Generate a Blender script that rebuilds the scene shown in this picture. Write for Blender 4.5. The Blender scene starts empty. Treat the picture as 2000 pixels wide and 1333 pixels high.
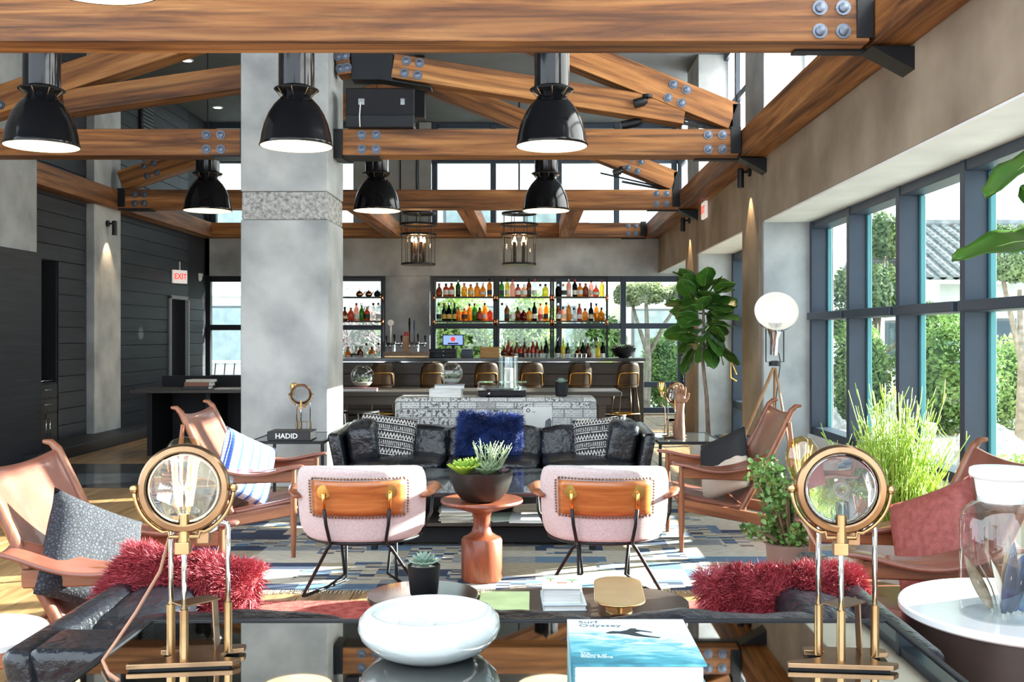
import bpy, bmesh, math, random
from mathutils import Vector, Matrix, Euler, noise as mnoise
SC = bpy.context.scene
COL = SC.collection
PI = math.pi
rnd = random.Random(7)

# ------------------------------------------------------------------ camera
cam_d = bpy.data.cameras.new('camera'); cam = bpy.data.objects.new('camera', cam_d); COL.objects.link(cam)
FPX, VX, VY, EYE = 2000.0, 1040.0, 655.0, 1.45
cam.location = (0, 0, EYE); cam.rotation_euler = (PI/2, 0, 0)
cam_d.sensor_width = 36; cam_d.lens = 36*FPX/2000
cam_d.shift_x = -(VX-1000)/2000; cam_d.shift_y = -(666.5-VY)/2000
cam_d.clip_start = .05; cam_d.clip_end = 200
SC.camera = cam
# ------------------------------------------------------------------ sky, sun, exposure
world = bpy.data.worlds.new('world'); SC.world = world; world.use_nodes = True
bg = world.node_tree.nodes['Background']; bg.inputs[0].default_value = (.80, .905, 1.0, 1); bg.inputs[1].default_value = 2.45
sun_d = bpy.data.lights.new('sun', 'SUN'); sun_d.energy = 27.0; sun_d.angle = math.radians(.6); sun_d.color = (1, .95, .86)
sun = bpy.data.objects.new('sun', sun_d); COL.objects.link(sun)
SUN_EL, SUN_AZ = math.radians(16.5), math.radians(22)
sdir = Vector((math.cos(SUN_EL)*math.cos(SUN_AZ), math.cos(SUN_EL)*math.sin(SUN_AZ), math.sin(SUN_EL)))
sun.rotation_euler = sdir.to_track_quat('Z', 'Y').to_euler(); sun.location = (20, 8, 12)
vs = SC.view_settings
vs.view_transform = 'Standard'; vs.look = 'None'; vs.gamma = 1; vs.use_curve_mapping = False; vs.exposure = .86
cy = SC.cycles
cy.use_denoising = True; cy.use_adaptive_sampling = True; cy.adaptive_threshold = .06; cy.max_bounces = 7; cy.diffuse_bounces = 3; cy.glossy_bounces = 3; cy.transmission_bounces = 6
cy.transparent_max_bounces = 12; cy.caustics_refractive = False; cy.caustics_reflective = False; cy.sample_clamp_indirect = 6

def at(px, py, Y):                       # a point of the place from where it shows and how far away it stands
    return Vector(((px-VX)*Y/FPX, Y, EYE-(py-VY)*Y/FPX))
def ax(px, Y): return (px-VX)*Y/FPX
def az(py, Y): return EYE-(py-VY)*Y/FPX

# ------------------------------------------------------------------ mesh helpers
class MB:
    def __init__(s): s.v = []; s.f = []; s.mi = []; s.cur = 0
    def add(s, vs, fs):
        b = len(s.v); s.v += [tuple(x) for x in vs]; s.f += [tuple(i+b for i in f) for f in fs]; s.mi += [s.cur]*len(fs); return s
    def box(s, x0, x1, y0, y1, z0, z1):
        return s.add([(x0,y0,z0),(x1,y0,z0),(x1,y1,z0),(x0,y1,z0),(x0,y0,z1),(x1,y0,z1),(x1,y1,z1),(x0,y1,z1)],
                     [(0,3,2,1),(4,5,6,7),(0,1,5,4),(1,2,6,5),(2,3,7,6),(3,0,4,7)])
    def obox(s, c, size, rot=(0,0,0)):
        m = Euler(rot).to_matrix(); c = Vector(c); hx, hy, hz = [k/2 for k in size]
        vs = [c+m@Vector((x*hx, y*hy, z*hz)) for z in (-1,1) for x, y in ((-1,-1),(1,-1),(1,1),(-1,1))]
        return s.add(vs, [(0,3,2,1),(4,5,6,7),(0,1,5,4),(1,2,6,5),(2,3,7,6),(3,0,4,7)])
    def bar(s, p0, p1, w, h, up=(0,0,1)):
        p0, p1 = Vector(p0), Vector(p1); d = (p1-p0).normalized(); side = d.cross(Vector(up)).normalized(); u = side.cross(d)
        vs = []
        for p in (p0, p1):
            for a, b in ((-1,-1),(1,-1),(1,1),(-1,1)): vs.append(p+side*a*w/2+u*b*h/2)
        return s.add(vs, [(0,1,2,3),(7,6,5,4),(0,4,5,1),(1,5,6,2),(2,6,7,3),(3,7,4,0)])
    def tube(s, pts, r, n=8, flat=1.0, closed=False):
        pts = [Vector(p) for p in pts]; k = len(pts); rs = r if isinstance(r, (list, tuple)) else [r]*k
        vs, fs = [], []; prev = None
        for i, p in enumerate(pts):
            if closed: d = pts[(i+1)%k]-pts[i-1]
            else: d = pts[min(i+1,k-1)]-pts[max(i-1,0)]
            d = d.normalized()
            if prev is None:
                a = Vector((0,0,1)) if abs(d.z) < .9 else Vector((1,0,0)); a = (a-d*a.dot(d)).normalized()
            else:
                a = prev-d*prev.dot(d)
                a = a.normalized() if a.length > 1e-6 else d.orthogonal().normalized()
            prev = a; b = d.cross(a)
            for j in range(n):
                t = 2*PI*j/n; vs.append(p+(a*math.cos(t)*flat+b*math.sin(t))*rs[i])
        m = k if closed else k-1
        for i in range(m):
            for j in range(n):
                i2 = (i+1)%k; fs.append((i*n+j, i*n+(j+1)%n, i2*n+(j+1)%n, i2*n+j))
        if not closed: fs.append(tuple(range(n-1,-1,-1))); fs.append(tuple((k-1)*n+j for j in range(n)))
        return s.add(vs, fs)
    def lathe(s, prof, n=24, c=(0,0,0), sx=1, sy=1, cap=True, M=None):
        vs, fs = [], []; k = len(prof)
        for r, z in prof:
            for j in range(n):
                t = 2*PI*j/n; p = Vector((r*math.cos(t)*sx, r*math.sin(t)*sy, z))
                if M: p = M@p
                vs.append(Vector(c)+p)
        for i in range(k-1):
            for j in range(n): fs.append((i*n+j, i*n+(j+1)%n, (i+1)*n+(j+1)%n, (i+1)*n+j))
        if cap:
            if prof[0][0] > 1e-5: fs.append(tuple(range(n-1,-1,-1)))
            if prof[-1][0] > 1e-5: fs.append(tuple((k-1)*n+j for j in range(n)))
        return s.add(vs, fs)
    def ball(s, c, r, nu=16, nv=10):
        if not isinstance(r, (list, tuple)): r = (r, r, r)
        prof = [(math.sin(PI*i/nv), -math.cos(PI*i/nv)) for i in range(nv+1)]
        prof[0] = (.001, -1); prof[-1] = (.001, 1)
        b = len(s.v); s.lathe(prof, nu, (0,0,0))
        for i in range(b, len(s.v)):
            x, y, z = s.v[i]; s.v[i] = (c[0]+x*r[0], c[1]+y*r[1], c[2]+z*r[2])
        return s
    def sheet(s, fn, nu, nv):
        vs = [fn(i/nu, j/nv) for i in range(nu+1) for j in range(nv+1)]
        fs = [(i*(nv+1)+j, (i+1)*(nv+1)+j, (i+1)*(nv+1)+j+1, i*(nv+1)+j+1) for i in range(nu) for j in range(nv)]
        return s.add(vs, fs)
    def prism(s, poly, z0, z1):
        n = len(poly)
        return s.add([(x,y,z0) for x,y in poly]+[(x,y,z1) for x,y in poly],
                     [tuple(range(n-1,-1,-1)), tuple(range(n,2*n))]+[(i,(i+1)%n,n+(i+1)%n,n+i) for i in range(n)])
    def mesh(s, name, mats):
        me = bpy.data.meshes.new(name); me.from_pydata(s.v, [], s.f)
        for m in (mats if isinstance(mats, (list, tuple)) else [mats]): me.materials.append(m)
        if any(s.mi): me.polygons.foreach_set('material_index', s.mi)
        return me
    def build(s, name, mats, parent=None, loc=(0,0,0), rot=(0,0,0), smooth=False, bevel=0, seg=2, sub=0, solid=0, soff=0, kind=None, fixn=True):
        me = s.mesh(name, mats)
        if fixn and len(s.f) < 20000:
            bm = bmesh.new(); bm.from_mesh(me); bmesh.ops.recalc_face_normals(bm, faces=bm.faces); bm.to_mesh(me); bm.free()
        if smooth:
            me.polygons.foreach_set('use_smooth', [True]*len(me.polygons))
            if smooth is not True: me.set_sharp_from_angle(angle=math.radians(smooth))
        o = bpy.data.objects.new(name, me); COL.objects.link(o); o.location = loc; o.rotation_euler = rot
        if parent: o.parent = parent
        if solid:
            m = o.modifiers.new('solid', 'SOLIDIFY'); m.thickness = solid; m.offset = soff
        if bevel:
            m = o.modifiers.new('bevel', 'BEVEL'); m.width = bevel; m.segments = seg; m.limit_method = 'ANGLE'; m.angle_limit = math.radians(35)
            if not smooth:
                me.polygons.foreach_set('use_smooth', [True]*len(me.polygons)); m.harden_normals = True
        if sub:
            m = o.modifiers.new('sub', 'SUBSURF'); m.levels = sub; m.render_levels = sub
            me.polygons.foreach_set('use_smooth', [True]*len(me.polygons))
        if kind: o['kind'] = kind
        return o
def tag(o, label, cat, group=None, kind=None):
    o['label'] = label; o['category'] = cat
    if group: o['group'] = group
    if kind: o['kind'] = kind
    return o
def struct(o, label=None):
    o['kind'] = 'structure'
    if label: o['label'] = label
    return o
def thing(name, label, cat, loc=(0,0,0), rz=0, group=None):
    o = bpy.data.objects.new(name, None); COL.objects.link(o); o.empty_display_size = .1
    o.location = loc; o.rotation_euler = (0,0,rz); return tag(o, label, cat, group)
def inst(src, name, parent=None, loc=(0,0,0), rot=(0,0,0), scale=None):
    o = src.copy(); o.name = name; COL.objects.link(o); o.parent = parent; o.location = loc; o.rotation_euler = rot
    if scale: o.scale = scale if isinstance(scale, (tuple, list)) else (scale,)*3
    return o
def copy_tree(o, parent=None):
    c = o.copy(); COL.objects.link(c); c.parent = parent
    for ch in list(o.children): copy_tree(ch, c)
    return c
def dup(o, loc, rz, label, group=None):
    c = copy_tree(o); c.location = loc; c.rotation_euler = (0,0,rz); c['label'] = label
    if group: c['group'] = group
    return c
def beam(name, p0, p1, w, h, mat, parent=None, up=(0,0,1), bevel=.006):
    p0, p1 = Vector(p0), Vector(p1); L = (p1-p0).length; d = (p1-p0)/L; side = Vector(up).cross(d).normalized(); u = d.cross(side)
    o = MB().box(-L/2, L/2, -w/2, w/2, -h/2, h/2).build(name, mat, parent, bevel=bevel, seg=1)
    m = Matrix((d, side, u)).transposed(); o.location = (p0+p1)/2; o.rotation_euler = m.to_euler(); return o
def arc(c, r, a0, a1, n, plane='xz'):
    out = []
    for i in range(n+1):
        t = a0+(a1-a0)*i/n; a, b = r*math.cos(t), r*math.sin(t)
        out.append((c[0]+a, c[1], c[2]+b) if plane == 'xz' else ((c[0]+a, c[1]+b, c[2]) if plane == 'xy' else (c[0], c[1]+a, c[2]+b)))
    return out
def text(name, body, size, mat, parent, loc, rot, depth=.0006, bold=False, align='CENTER'):
    cu = bpy.data.curves.new(name, 'FONT'); cu.body = body; cu.size = size; cu.extrude = depth; cu.align_x = align; cu.align_y = 'CENTER'
    if bold: cu.offset = size*.02
    cu.resolution_u = 2
    tmp = bpy.data.objects.new(name, cu); COL.objects.link(tmp)
    dg = bpy.context.evaluated_depsgraph_get(); me = bpy.data.meshes.new_from_object(tmp.evaluated_get(dg))
    bpy.data.objects.remove(tmp); bpy.data.curves.remove(cu)
    me.materials.clear(); me.materials.append(mat)
    o = bpy.data.objects.new(name, me); COL.objects.link(o); o.parent = parent; o.location = loc; o.rotation_euler = rot
    return o

# ------------------------------------------------------------------ materials
MATS = {}
def newmat(name):
    m = bpy.data.materials.new(name); m.use_nodes = True; MATS[name] = m
    return m, m.node_tree.nodes, m.node_tree.links, m.node_tree.nodes['Principled BSDF']
def M(name, col, rough=.5, metal=0, emit=None, es=0, bump=0, bscale=60, var=0, vscale=4, spec=None, coat=0, sheen=0, trans=0, ior=None, col2=None, stretch=None, lo=.35, hi=.65):
    if name in MATS: return MATS[name]
    m, N, L, b = newmat(name)
    b.inputs['Base Color'].default_value = (*col, 1); b.inputs['Roughness'].default_value = rough; b.inputs['Metallic'].default_value = metal
    if spec is not None: b.inputs['Specular IOR Level'].default_value = spec
    if coat: b.inputs['Coat Weight'].default_value = coat; b.inputs['Coat Roughness'].default_value = .08
    if sheen: b.inputs['Sheen Weight'].default_value = sheen
    if trans: b.inputs['Transmission Weight'].default_value = trans
    if ior: b.inputs['IOR'].default_value = ior
    if emit: b.inputs['Emission Color'].default_value = (*emit, 1); b.inputs['Emission Strength'].default_value = es
    if var or bump or col2:
        tc = N.new('ShaderNodeTexCoord'); mp = N.new('ShaderNodeMapping'); L.new(tc.outputs['Object'], mp.inputs[0])
        oi = N.new('ShaderNodeObjectInfo'); mu = N.new('ShaderNodeMath'); mu.operation = 'MULTIPLY'; mu.inputs[1].default_value = 37; L.new(oi.outputs['Random'], mu.inputs[0]); L.new(mu.outputs[0], mp.inputs['Location'])
        if stretch: mp.inputs['Scale'].default_value = stretch
    if var or col2:
        n = N.new('ShaderNodeTexNoise'); n.inputs['Scale'].default_value = vscale; n.inputs['Detail'].default_value = 6; L.new(mp.outputs[0], n.inputs['Vector'])
        r = N.new('ShaderNodeValToRGB'); L.new(n.outputs['Fac'], r.inputs[0]); L.new(r.outputs[0], b.inputs['Base Color'])
        c2 = col2 or tuple(min(1, c*(1+var)) for c in col); c1 = col if col2 else tuple(c*(1-var) for c in col)
        r.color_ramp.elements[0].position = lo; r.color_ramp.elements[1].position = hi
        r.color_ramp.elements[0].color = (*c1, 1); r.color_ramp.elements[1].color = (*c2, 1)
    if bump:
        n2 = N.new('ShaderNodeTexNoise'); n2.inputs['Scale'].default_value = bscale; n2.inputs['Detail'].default_value = 4; L.new(mp.outputs[0], n2.inputs['Vector'])
        bp = N.new('ShaderNodeBump'); bp.inputs['Strength'].default_value = bump; bp.inputs['Distance'].default_value = .02; L.new(n2.outputs['Fac'], bp.inputs['Height']); L.new(bp.outputs[0], b.inputs['Normal'])
    return m
def wood(name, dark, mid, light, rough=.55, scale=1.0, stretch=(.6, 9, 9), bump=.25, coat=0, rvar=.0, crack=0):
    m, N, L, b = newmat(name)
    tc = N.new('ShaderNodeTexCoord'); mp = N.new('ShaderNodeMapping'); L.new(tc.outputs['Object'], mp.inputs[0]); mp.inputs['Scale'].default_value = [k*scale for k in stretch]
    oi = N.new('ShaderNodeObjectInfo'); mu = N.new('ShaderNodeMath'); mu.operation = 'MULTIPLY'; mu.inputs[1].default_value = 53; L.new(oi.outputs['Random'], mu.inputs[0]); L.new(mu.outputs[0], mp.inputs['Location'])
    n = N.new('ShaderNodeTexNoise'); n.inputs['Scale'].default_value = 1.6; n.inputs['Detail'].default_value = 9; n.inputs['Roughness'].default_value = .62; n.inputs['Distortion'].default_value = .6; L.new(mp.outputs[0], n.inputs['Vector'])
    r = N.new('ShaderNodeValToRGB'); e = r.color_ramp.elements; e[0].position = .3; e[0].color = (*dark,1); e[1].position = .72; e[1].color = (*light,1); k = e.new(.5); k.color = (*mid,1); L.new(n.outputs['Fac'], r.inputs[0])
    out = r.outputs[0]
    if rvar:
        hv = N.new('ShaderNodeHueSaturation'); ma = N.new('ShaderNodeMapRange'); ma.inputs['To Min'].default_value = 1-rvar; ma.inputs['To Max'].default_value = 1+rvar
        L.new(oi.outputs['Random'], ma.inputs['Value']); L.new(ma.outputs[0], hv.inputs['Value']); L.new(out, hv.inputs['Color']); out = hv.outputs[0]
    if crack:
        m2 = N.new('ShaderNodeMapping'); L.new(tc.outputs['Object'], m2.inputs[0]); m2.inputs['Scale'].default_value = [k*c for k, c in zip(stretch, (.9,2.2,2.2))]; L.new(mu.outputs[0], m2.inputs['Location'])
        n2 = N.new('ShaderNodeTexNoise'); n2.inputs['Scale'].default_value = 1.4; n2.inputs['Detail'].default_value = 5; n2.inputs['Distortion'].default_value = .4; L.new(m2.outputs[0], n2.inputs['Vector'])
        r2 = N.new('ShaderNodeValToRGB'); f = r2.color_ramp.elements; f[0].position = .30; f[0].color = (.16,.12,.10,1); f[1].position = .50; f[1].color = (1,1,1,1); L.new(n2.outputs['Fac'], r2.inputs[0])
        n3 = N.new('ShaderNodeTexNoise'); n3.inputs['Scale'].default_value = .55; n3.inputs['Detail'].default_value = 3; L.new(mp.outputs[0], n3.inputs['Vector'])
        r3 = N.new('ShaderNodeValToRGB'); f = r3.color_ramp.elements; f[0].position = .36; f[0].color = (.50,.44,.40,1); f[1].position = .58; f[1].color = (1.12,1.12,1.12,1); L.new(n3.outputs['Fac'], r3.inputs[0])
        for rr in (r2, r3):
            mm = N.new('ShaderNodeMix'); mm.data_type = 'RGBA'; mm.blend_type = 'MULTIPLY'; mm.inputs[0].default_value = crack; L.new(out, mm.inputs[6]); L.new(rr.outputs[0], mm.inputs[7]); out = mm.outputs[2]
    L.new(out, b.inputs['Base Color'])
    b.inputs['Roughness'].default_value = rough
    if coat: b.inputs['Coat Weight'].default_value = coat; b.inputs['Coat Roughness'].default_value = .15
    bp = N.new('ShaderNodeBump'); bp.inputs['Strength'].default_value = bump; bp.inputs['Distance'].default_value = .01; L.new(n.outputs['Fac'], bp.inputs['Height']); L.new(bp.outputs[0], b.inputs['Normal'])
    return m
def seeglass(name, tint=(1,1,1), refl=.0, rough=.02, body=None, bodyfac=0):
    # thin clear glass: lets light straight through, mirrors by Fresnel; body = coloured filling that scatters
    m, N, L, b = newmat(name); N.remove(b); out = N['Material Output']
    tr = N.new('ShaderNodeBsdfTransparent'); tr.inputs[0].default_value = (*tint, 1)
    gl = N.new('ShaderNodeBsdfGlossy'); gl.inputs['Roughness'].default_value = rough
    lw = N.new('ShaderNodeLayerWeight'); lw.inputs[0].default_value = .5
    pw_ = N.new('ShaderNodeMath'); pw_.operation = 'POWER'; pw_.inputs[1].default_value = 5; L.new(lw.outputs['Facing'], pw_.inputs[0])
    fr = N.new('ShaderNodeMath'); fr.operation = 'MULTIPLY_ADD'; fr.inputs[1].default_value = .9; fr.inputs[2].default_value = .04; L.new(pw_.outputs[0], fr.inputs[0])
    mx = N.new('ShaderNodeMixShader'); L.new(tr.outputs[0], mx.inputs[1]); L.new(gl.outputs[0], mx.inputs[2])
    if refl:
        ad = N.new('ShaderNodeMath'); ad.operation = 'ADD'; ad.inputs[1].default_value = refl; ad.use_clamp = True; L.new(fr.outputs[0], ad.inputs[0]); L.new(ad.outputs[0], mx.inputs[0])
    else: L.new(fr.outputs[0], mx.inputs[0])
    last = mx
    if body:
        df = N.new('ShaderNodeBsdfDiffuse'); df.inputs[0].default_value = (*body,1); tl = N.new('ShaderNodeBsdfTranslucent'); tl.inputs[0].default_value = (*body,1)
        m1 = N.new('ShaderNodeMixShader'); m1.inputs[0].default_value = .6; L.new(df.outputs[0], m1.inputs[1]); L.new(tl.outputs[0], m1.inputs[2])
        m2 = N.new('ShaderNodeMixShader'); m2.inputs[0].default_value = bodyfac; L.new(mx.outputs[0], m2.inputs[1]); L.new(m1.outputs[0], m2.inputs[2]); last = m2
    L.new(last.outputs[0], out.inputs[0]); return m
def leafmat(name, c1, c2, rough=.45, trans=.35, vscale=3):
    m, N, L, b = newmat(name); out = N['Material Output']
    tc = N.new('ShaderNodeTexCoord'); n = N.new('ShaderNodeTexNoise'); n.inputs['Scale'].default_value = vscale; L.new(tc.outputs['Object'], n.inputs['Vector'])
    r = N.new('ShaderNodeValToRGB'); e = r.color_ramp.elements; e[0].position = .35; e[1].position = .65; e[0].color = (*c1,1); e[1].color = (*c2,1); L.new(n.outputs['Fac'], r.inputs[0])
    L.new(r.outputs[0], b.inputs['Base Color']); b.inputs['Roughness'].default_value = rough
    tl = N.new('ShaderNodeBsdfTranslucent'); L.new(r.outputs[0], tl.inputs[0]); mx = N.new('ShaderNodeMixShader'); mx.inputs[0].default_value = trans
    L.new(b.outputs[0], mx.inputs[1]); L.new(tl.outputs[0], mx.inputs[2]); L.new(mx.outputs[0], out.inputs[0]); return m

timber = wood('timber', (.075,.023,.006), (.32,.125,.032), (.54,.26,.085), .6, 1, (.45,6,6), .4, rvar=.14, crack=.85)
walnut = wood('walnut', (.11,.032,.014), (.24,.078,.033), (.36,.14,.06), .38, 1, (1.2,12,12), .1, coat=.25)
walnut_z = wood('walnut_upright', (.10,.03,.013), (.22,.072,.03), (.33,.125,.055), .38, 1, (12,12,1.2), .1, coat=.25)
orangewood = wood('orange_walnut', (.27,.072,.018), (.40,.125,.03), (.52,.19,.055), .32, 1, (1.5,9,22), .06, coat=.3)
pedestal_wood = wood('pedestal_wood', (.11,.024,.010), (.24,.058,.023), (.33,.10,.042), .4, 1, (9,9,1.5), .1, coat=.2)
oakfloor = wood('oak_floor', (.16,.085,.03), (.36,.215,.09), (.50,.325,.15), .42, 1, (9,.6,9), .12, coat=.15, rvar=.2)
darkboard = wood('dark_stained_board', (.008,.010,.016), (.015,.018,.027), (.026,.031,.044), .55, 1, (9,.7,14), .18, rvar=.12)
darkbar = wood('dark_bar_wood', (.018,.013,.010), (.035,.026,.02), (.06,.045,.033), .45, 1, (.8,8,8), .15)
concrete = M('concrete', (.265,.28,.285), .8, col2=(.50,.515,.51), vscale=2.1, bump=.15, bscale=14, lo=.3, hi=.68)
concrete_tan = M('tan_plaster', (.195,.145,.098), .8, col2=(.36,.285,.205), vscale=1.9, bump=.12, bscale=10, lo=.3, hi=.72)
concrete_rough = M('rough_concrete', (.16,.16,.155), .9, col2=(.5,.5,.48), vscale=28, bump=1.0, bscale=42, lo=.3, hi=.6)
white_plaster = M('white_plaster', (.78,.78,.76), .75, var=.05, vscale=3)
ceil_m = M('slate_ceiling', (.105,.12,.13), .8, var=.08, vscale=2)
steel_blk = M('black_steel', (.010,.011,.014), .42, 0, bump=.05, bscale=90, spec=.3)
enamel = M('black_enamel', (.006,.006,.008), .13, 0, spec=.4)
enamel_in = M('cream_enamel', (.88,.84,.76), .35, var=.02)
bolt_m = M('steel_bolt', (.13,.15,.19), .4, .8, var=.1)
navy_frame = M('navy_frame', (.020,.032,.054), .42, .0, var=.06)
brass = M('aged_brass', (.33,.205,.10), .27, 1, col2=(.50,.33,.16), vscale=9)
brass_dk = M('dark_brass', (.21,.125,.07), .28, 1, col2=(.36,.22,.12), vscale=11)
gold = M('bright_brass', (.78,.47,.13), .25, 1, var=.05)
chrome = M('chrome', (.72,.74,.76), .08, 1, var=.02)
copper = M('copper', (.62,.27,.14), .25, 1, var=.08)
blk_leather = M('black_leather', (.006,.007,.010), .25, 0, bump=.5, bscale=24, col2=(.013,.016,.022), vscale=5)
leather = M('chestnut_leather', (.17,.055,.036), .32, 0, bump=.06, bscale=120, col2=(.245,.085,.056), vscale=6, coat=.25)
pinkcloth = M('pale_pink_cloth', (.50,.41,.40), .9, 0, bump=.3, bscale=260, col2=(.62,.53,.52), vscale=120, sheen=.3)
glass = seeglass('clear_glass')
pane_m = seeglass('window_glass', (.93,.985,.985))
jar_glass = seeglass('jar_glass', (.95,.98,.98), .06)
frost = M('frosted_pane', (.9,.92,.93), .6, 0, trans=0)
def _frost():
    m, N, L, b = newmat('frosted_glass'); N.remove(b)
    t = N.new('ShaderNodeBsdfTranslucent'); t.inputs[0].default_value = (.93,.96,.98,1); d = N.new('ShaderNodeBsdfDiffuse'); d.inputs[0].default_value = (.85,.87,.88,1)
    x = N.new('ShaderNodeMixShader'); x.inputs[0].default_value = .25; L.new(t.outputs[0], x.inputs[1]); L.new(d.outputs[0], x.inputs[2]); L.new(x.outputs[0], N['Material Output'].inputs[0]); return m
frosted = _frost()
m_, N_, L_, b_ = newmat('lens_glass'); b_.inputs['Transmission Weight'].default_value = 1; b_.inputs['Roughness'].default_value = 0; b_.inputs['IOR'].default_value = 1.45; lens_m = m_
mirror = M('smoked_mirror', (.62,.62,.60), .02, 1)
blackglass = M('black_glass', (.02,.022,.025), .03, 0, spec=.9, coat=1)
matte_blk = M('matte_black', (.009,.009,.011), .55, 0, var=.1, spec=.25)
white_ceramic = M('white_ceramic', (.60,.64,.62), .12, 0, coat=.6, var=.05, vscale=14, bump=.03, bscale=50)
white_paint = M('white_paint', (.8,.8,.78), .5, var=.03)
paper = M('book_paper', (.52,.52,.50), .8, col2=(.70,.70,.68), vscale=3, stretch=(2,2,160), lo=.4, hi=.6)
soil = M('soil', (.10,.07,.05), .95, col2=(.28,.22,.17), vscale=60, bump=.6, bscale=60)
# ------------------------------------------------------------------ floor
fl = struct(MB().box(-9, 3.0, -1.5, 19.2, -.25, -.022).build('floor', M('floor_bed', (.05,.035,.02), .8, var=.1)), 'wide oak plank floor')
pw, pl_ = .30, 3.2
pm = MB().box(-pw/2+.0015, pw/2-.0015, -pl_/2+.002, pl_/2-.002, -.022, 0).build('plank', oakfloor, fl, bevel=.002, seg=1)
first = True; k = 0
for i in range(30):
    x = -6.1+pw/2+i*pw
    off = (i*1.37) % pl_
    j = -1.4+off-pl_/2
    while j < 19.6:
        if x < 2.95:
            o = pm if first else inst(pm, 'plank', fl); first = False
            o.location = (x, min(j, 17.9), 0)
        j += pl_
tile = M('dark_mosaic', (.014,.017,.022), .12, 0, coat=.5, bump=.6, bscale=70)
inl = struct(MB().box(-5.2, -3.45, 9.7, 11.5, 0, .004).build('floor_inlay', tile, fl), 'dark glossy mosaic floor panel')
# ------------------------------------------------------------------ ceiling
struct(MB().box(-7.6, 3.0, 2.0, 19.2, 5.35, 5.6).build('ceiling', ceil_m), 'flat slate grey ceiling')
# ------------------------------------------------------------------ left wall
wl = struct(MB().box(-6.45, -5.98, 11.75, 12.2, 0, 5.35).box(-6.45, -5.98, 12.85, 16.8, 0, 5.35).box(-6.45,-5.98,12.2,12.85,2.38,5.35).box(-6.45,-5.98,16.8,17.7,2.09,5.35).box(-6.45,-5.98,17.7,19,0,5.35)
     .box(-6.5,-6.4,12.1,12.95,0,2.5).build('wall_left', M('dark_backing', (.010,.012,.016), .7, var=.1)), 'dark stained horizontal board wall')
bh = .2
def boards(y0, y1, z0, z1, x=-5.98, t=.022):
    n = int(round((z1-z0)/bh)); h = (z1-z0)/n
    src = MB().box(0, t, y0+.002, y1-.002, .002, h-.004).build('board', darkboard, wl, bevel=.004, seg=1)
    src.location = (x, 0, z0)
    for i in range(1, n): inst(src, 'board', wl, (x, 0, z0+i*h))
boards(11.76, 12.18, .1, 2.38); boards(12.87, 13.68, .1, 2.38); boards(11.76, 13.68, 2.38, 5.34)
boards(14.6, 16.78, .1, 2.1); boards(14.6, 17.72, 2.1, 5.34); boards(17.72, 18.6, .1, 2.1)
struct(MB().box(-6.0, -5.86, 13.7, 14.58, .1, 5.34).build('pilaster', concrete, wl, bevel=.01))
struct(MB().box(-6.0, -5.45, 11.3, 18.6, 0, .13).build('baseboard_left', M('black_plinth', (.012,.013,.017), .5, var=.1), bevel=.006), 'low black plinth along the left wall')
struct(MB().box(-6.6, -5.62, 7.0, 11.72, 0, 2.39).build('wall_corner', darkboard), 'dark wall block at the left edge')
struct(MB().box(-6.6, -5.66, 7.0, 11.70, 2.39, 5.34).build('trim_1', concrete, bevel=.01), 'pale concrete pier above the dark block')
d1 = struct(MB().box(-6.3, -6.24, 16.84, 17.66, 0, 2.05).build('door_1', M('grey_door', (.05,.055,.065), .3, var=.08), bevel=.004), 'dark grey door in the left wall corner')
MB().box(-5.99,-5.93,16.78,16.84,.1,2.1).box(-5.99,-5.93,17.66,17.72,.1,2.1).box(-5.99,-5.93,16.78,17.72,2.05,2.11).build('door_frame', M('grey_frame', (.3,.3,.31), .5, var=.05), d1, bevel=.004)
vt = thing('wall_vent', 'dark slatted air vent high on the left wall', 'vent', (-5.95, 15.75, 4.75))
MB().box(0,.03,-.25,.25,-.3,.3).build('vent_frame', matte_blk, vt, bevel=.004)
for i in range(10): MB().box(.03,.045,-.22,.22,-.27+i*.056,-.24+i*.056).build('slat', M('vent_grey',(.09,.1,.11),.5,.4,var=.05), vt)
# niche cabinet
cb = thing('niche_cabinet', 'dark built-in cabinet with drawers in the wall niche', 'cabinet', (-5.99, 12.525, .0))
MB().box(-.4,.02,-.32,.32,.0,.86).build('body', M('cabinet_black', (.02,.02,.024), .45, var=.12), cb, bevel=.004)
for i in range(2):
    dr = MB().box(.02,.04,-.30,.30,.5+i*.18,.66+i*.18).build('drawer', MATS['cabinet_black'], cb, bevel=.004)
    MB().tube([(.04,-.08,.6+i*.18),(.065,-.08,.6+i*.18),(.065,.08,.6+i*.18),(.04,.08,.6+i*.18)], .006, 6).build('handle', chrome, dr, smooth=True)
for s in (-1,1):
    dr = MB().box(.02,.04,min(s*.01,s*.30),max(s*.01,s*.30),.03,.48).build('door', MATS['cabinet_black'], cb, bevel=.004)
    MB().tube([(.04,s*.05,.22),(.065,s*.05,.22),(.065,s*.05,.42),(.04,s*.05,.42)], .006, 6).build('handle', chrome, dr, smooth=True)
o = thing('serving_tray', 'small dark metal tray on the niche cabinet', 'tray', (-6.08, 12.5, .86))
MB().box(-.12,.12,-.2,.2,0,.012).build('base', steel_blk, o, bevel=.004)
MB().tube([(-.12,-.2,.03),(.12,-.2,.03),(.12,.2,.03),(-.12,.2,.03)], .008, 6, closed=True).build('rim', chrome, o, smooth=True)
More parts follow.
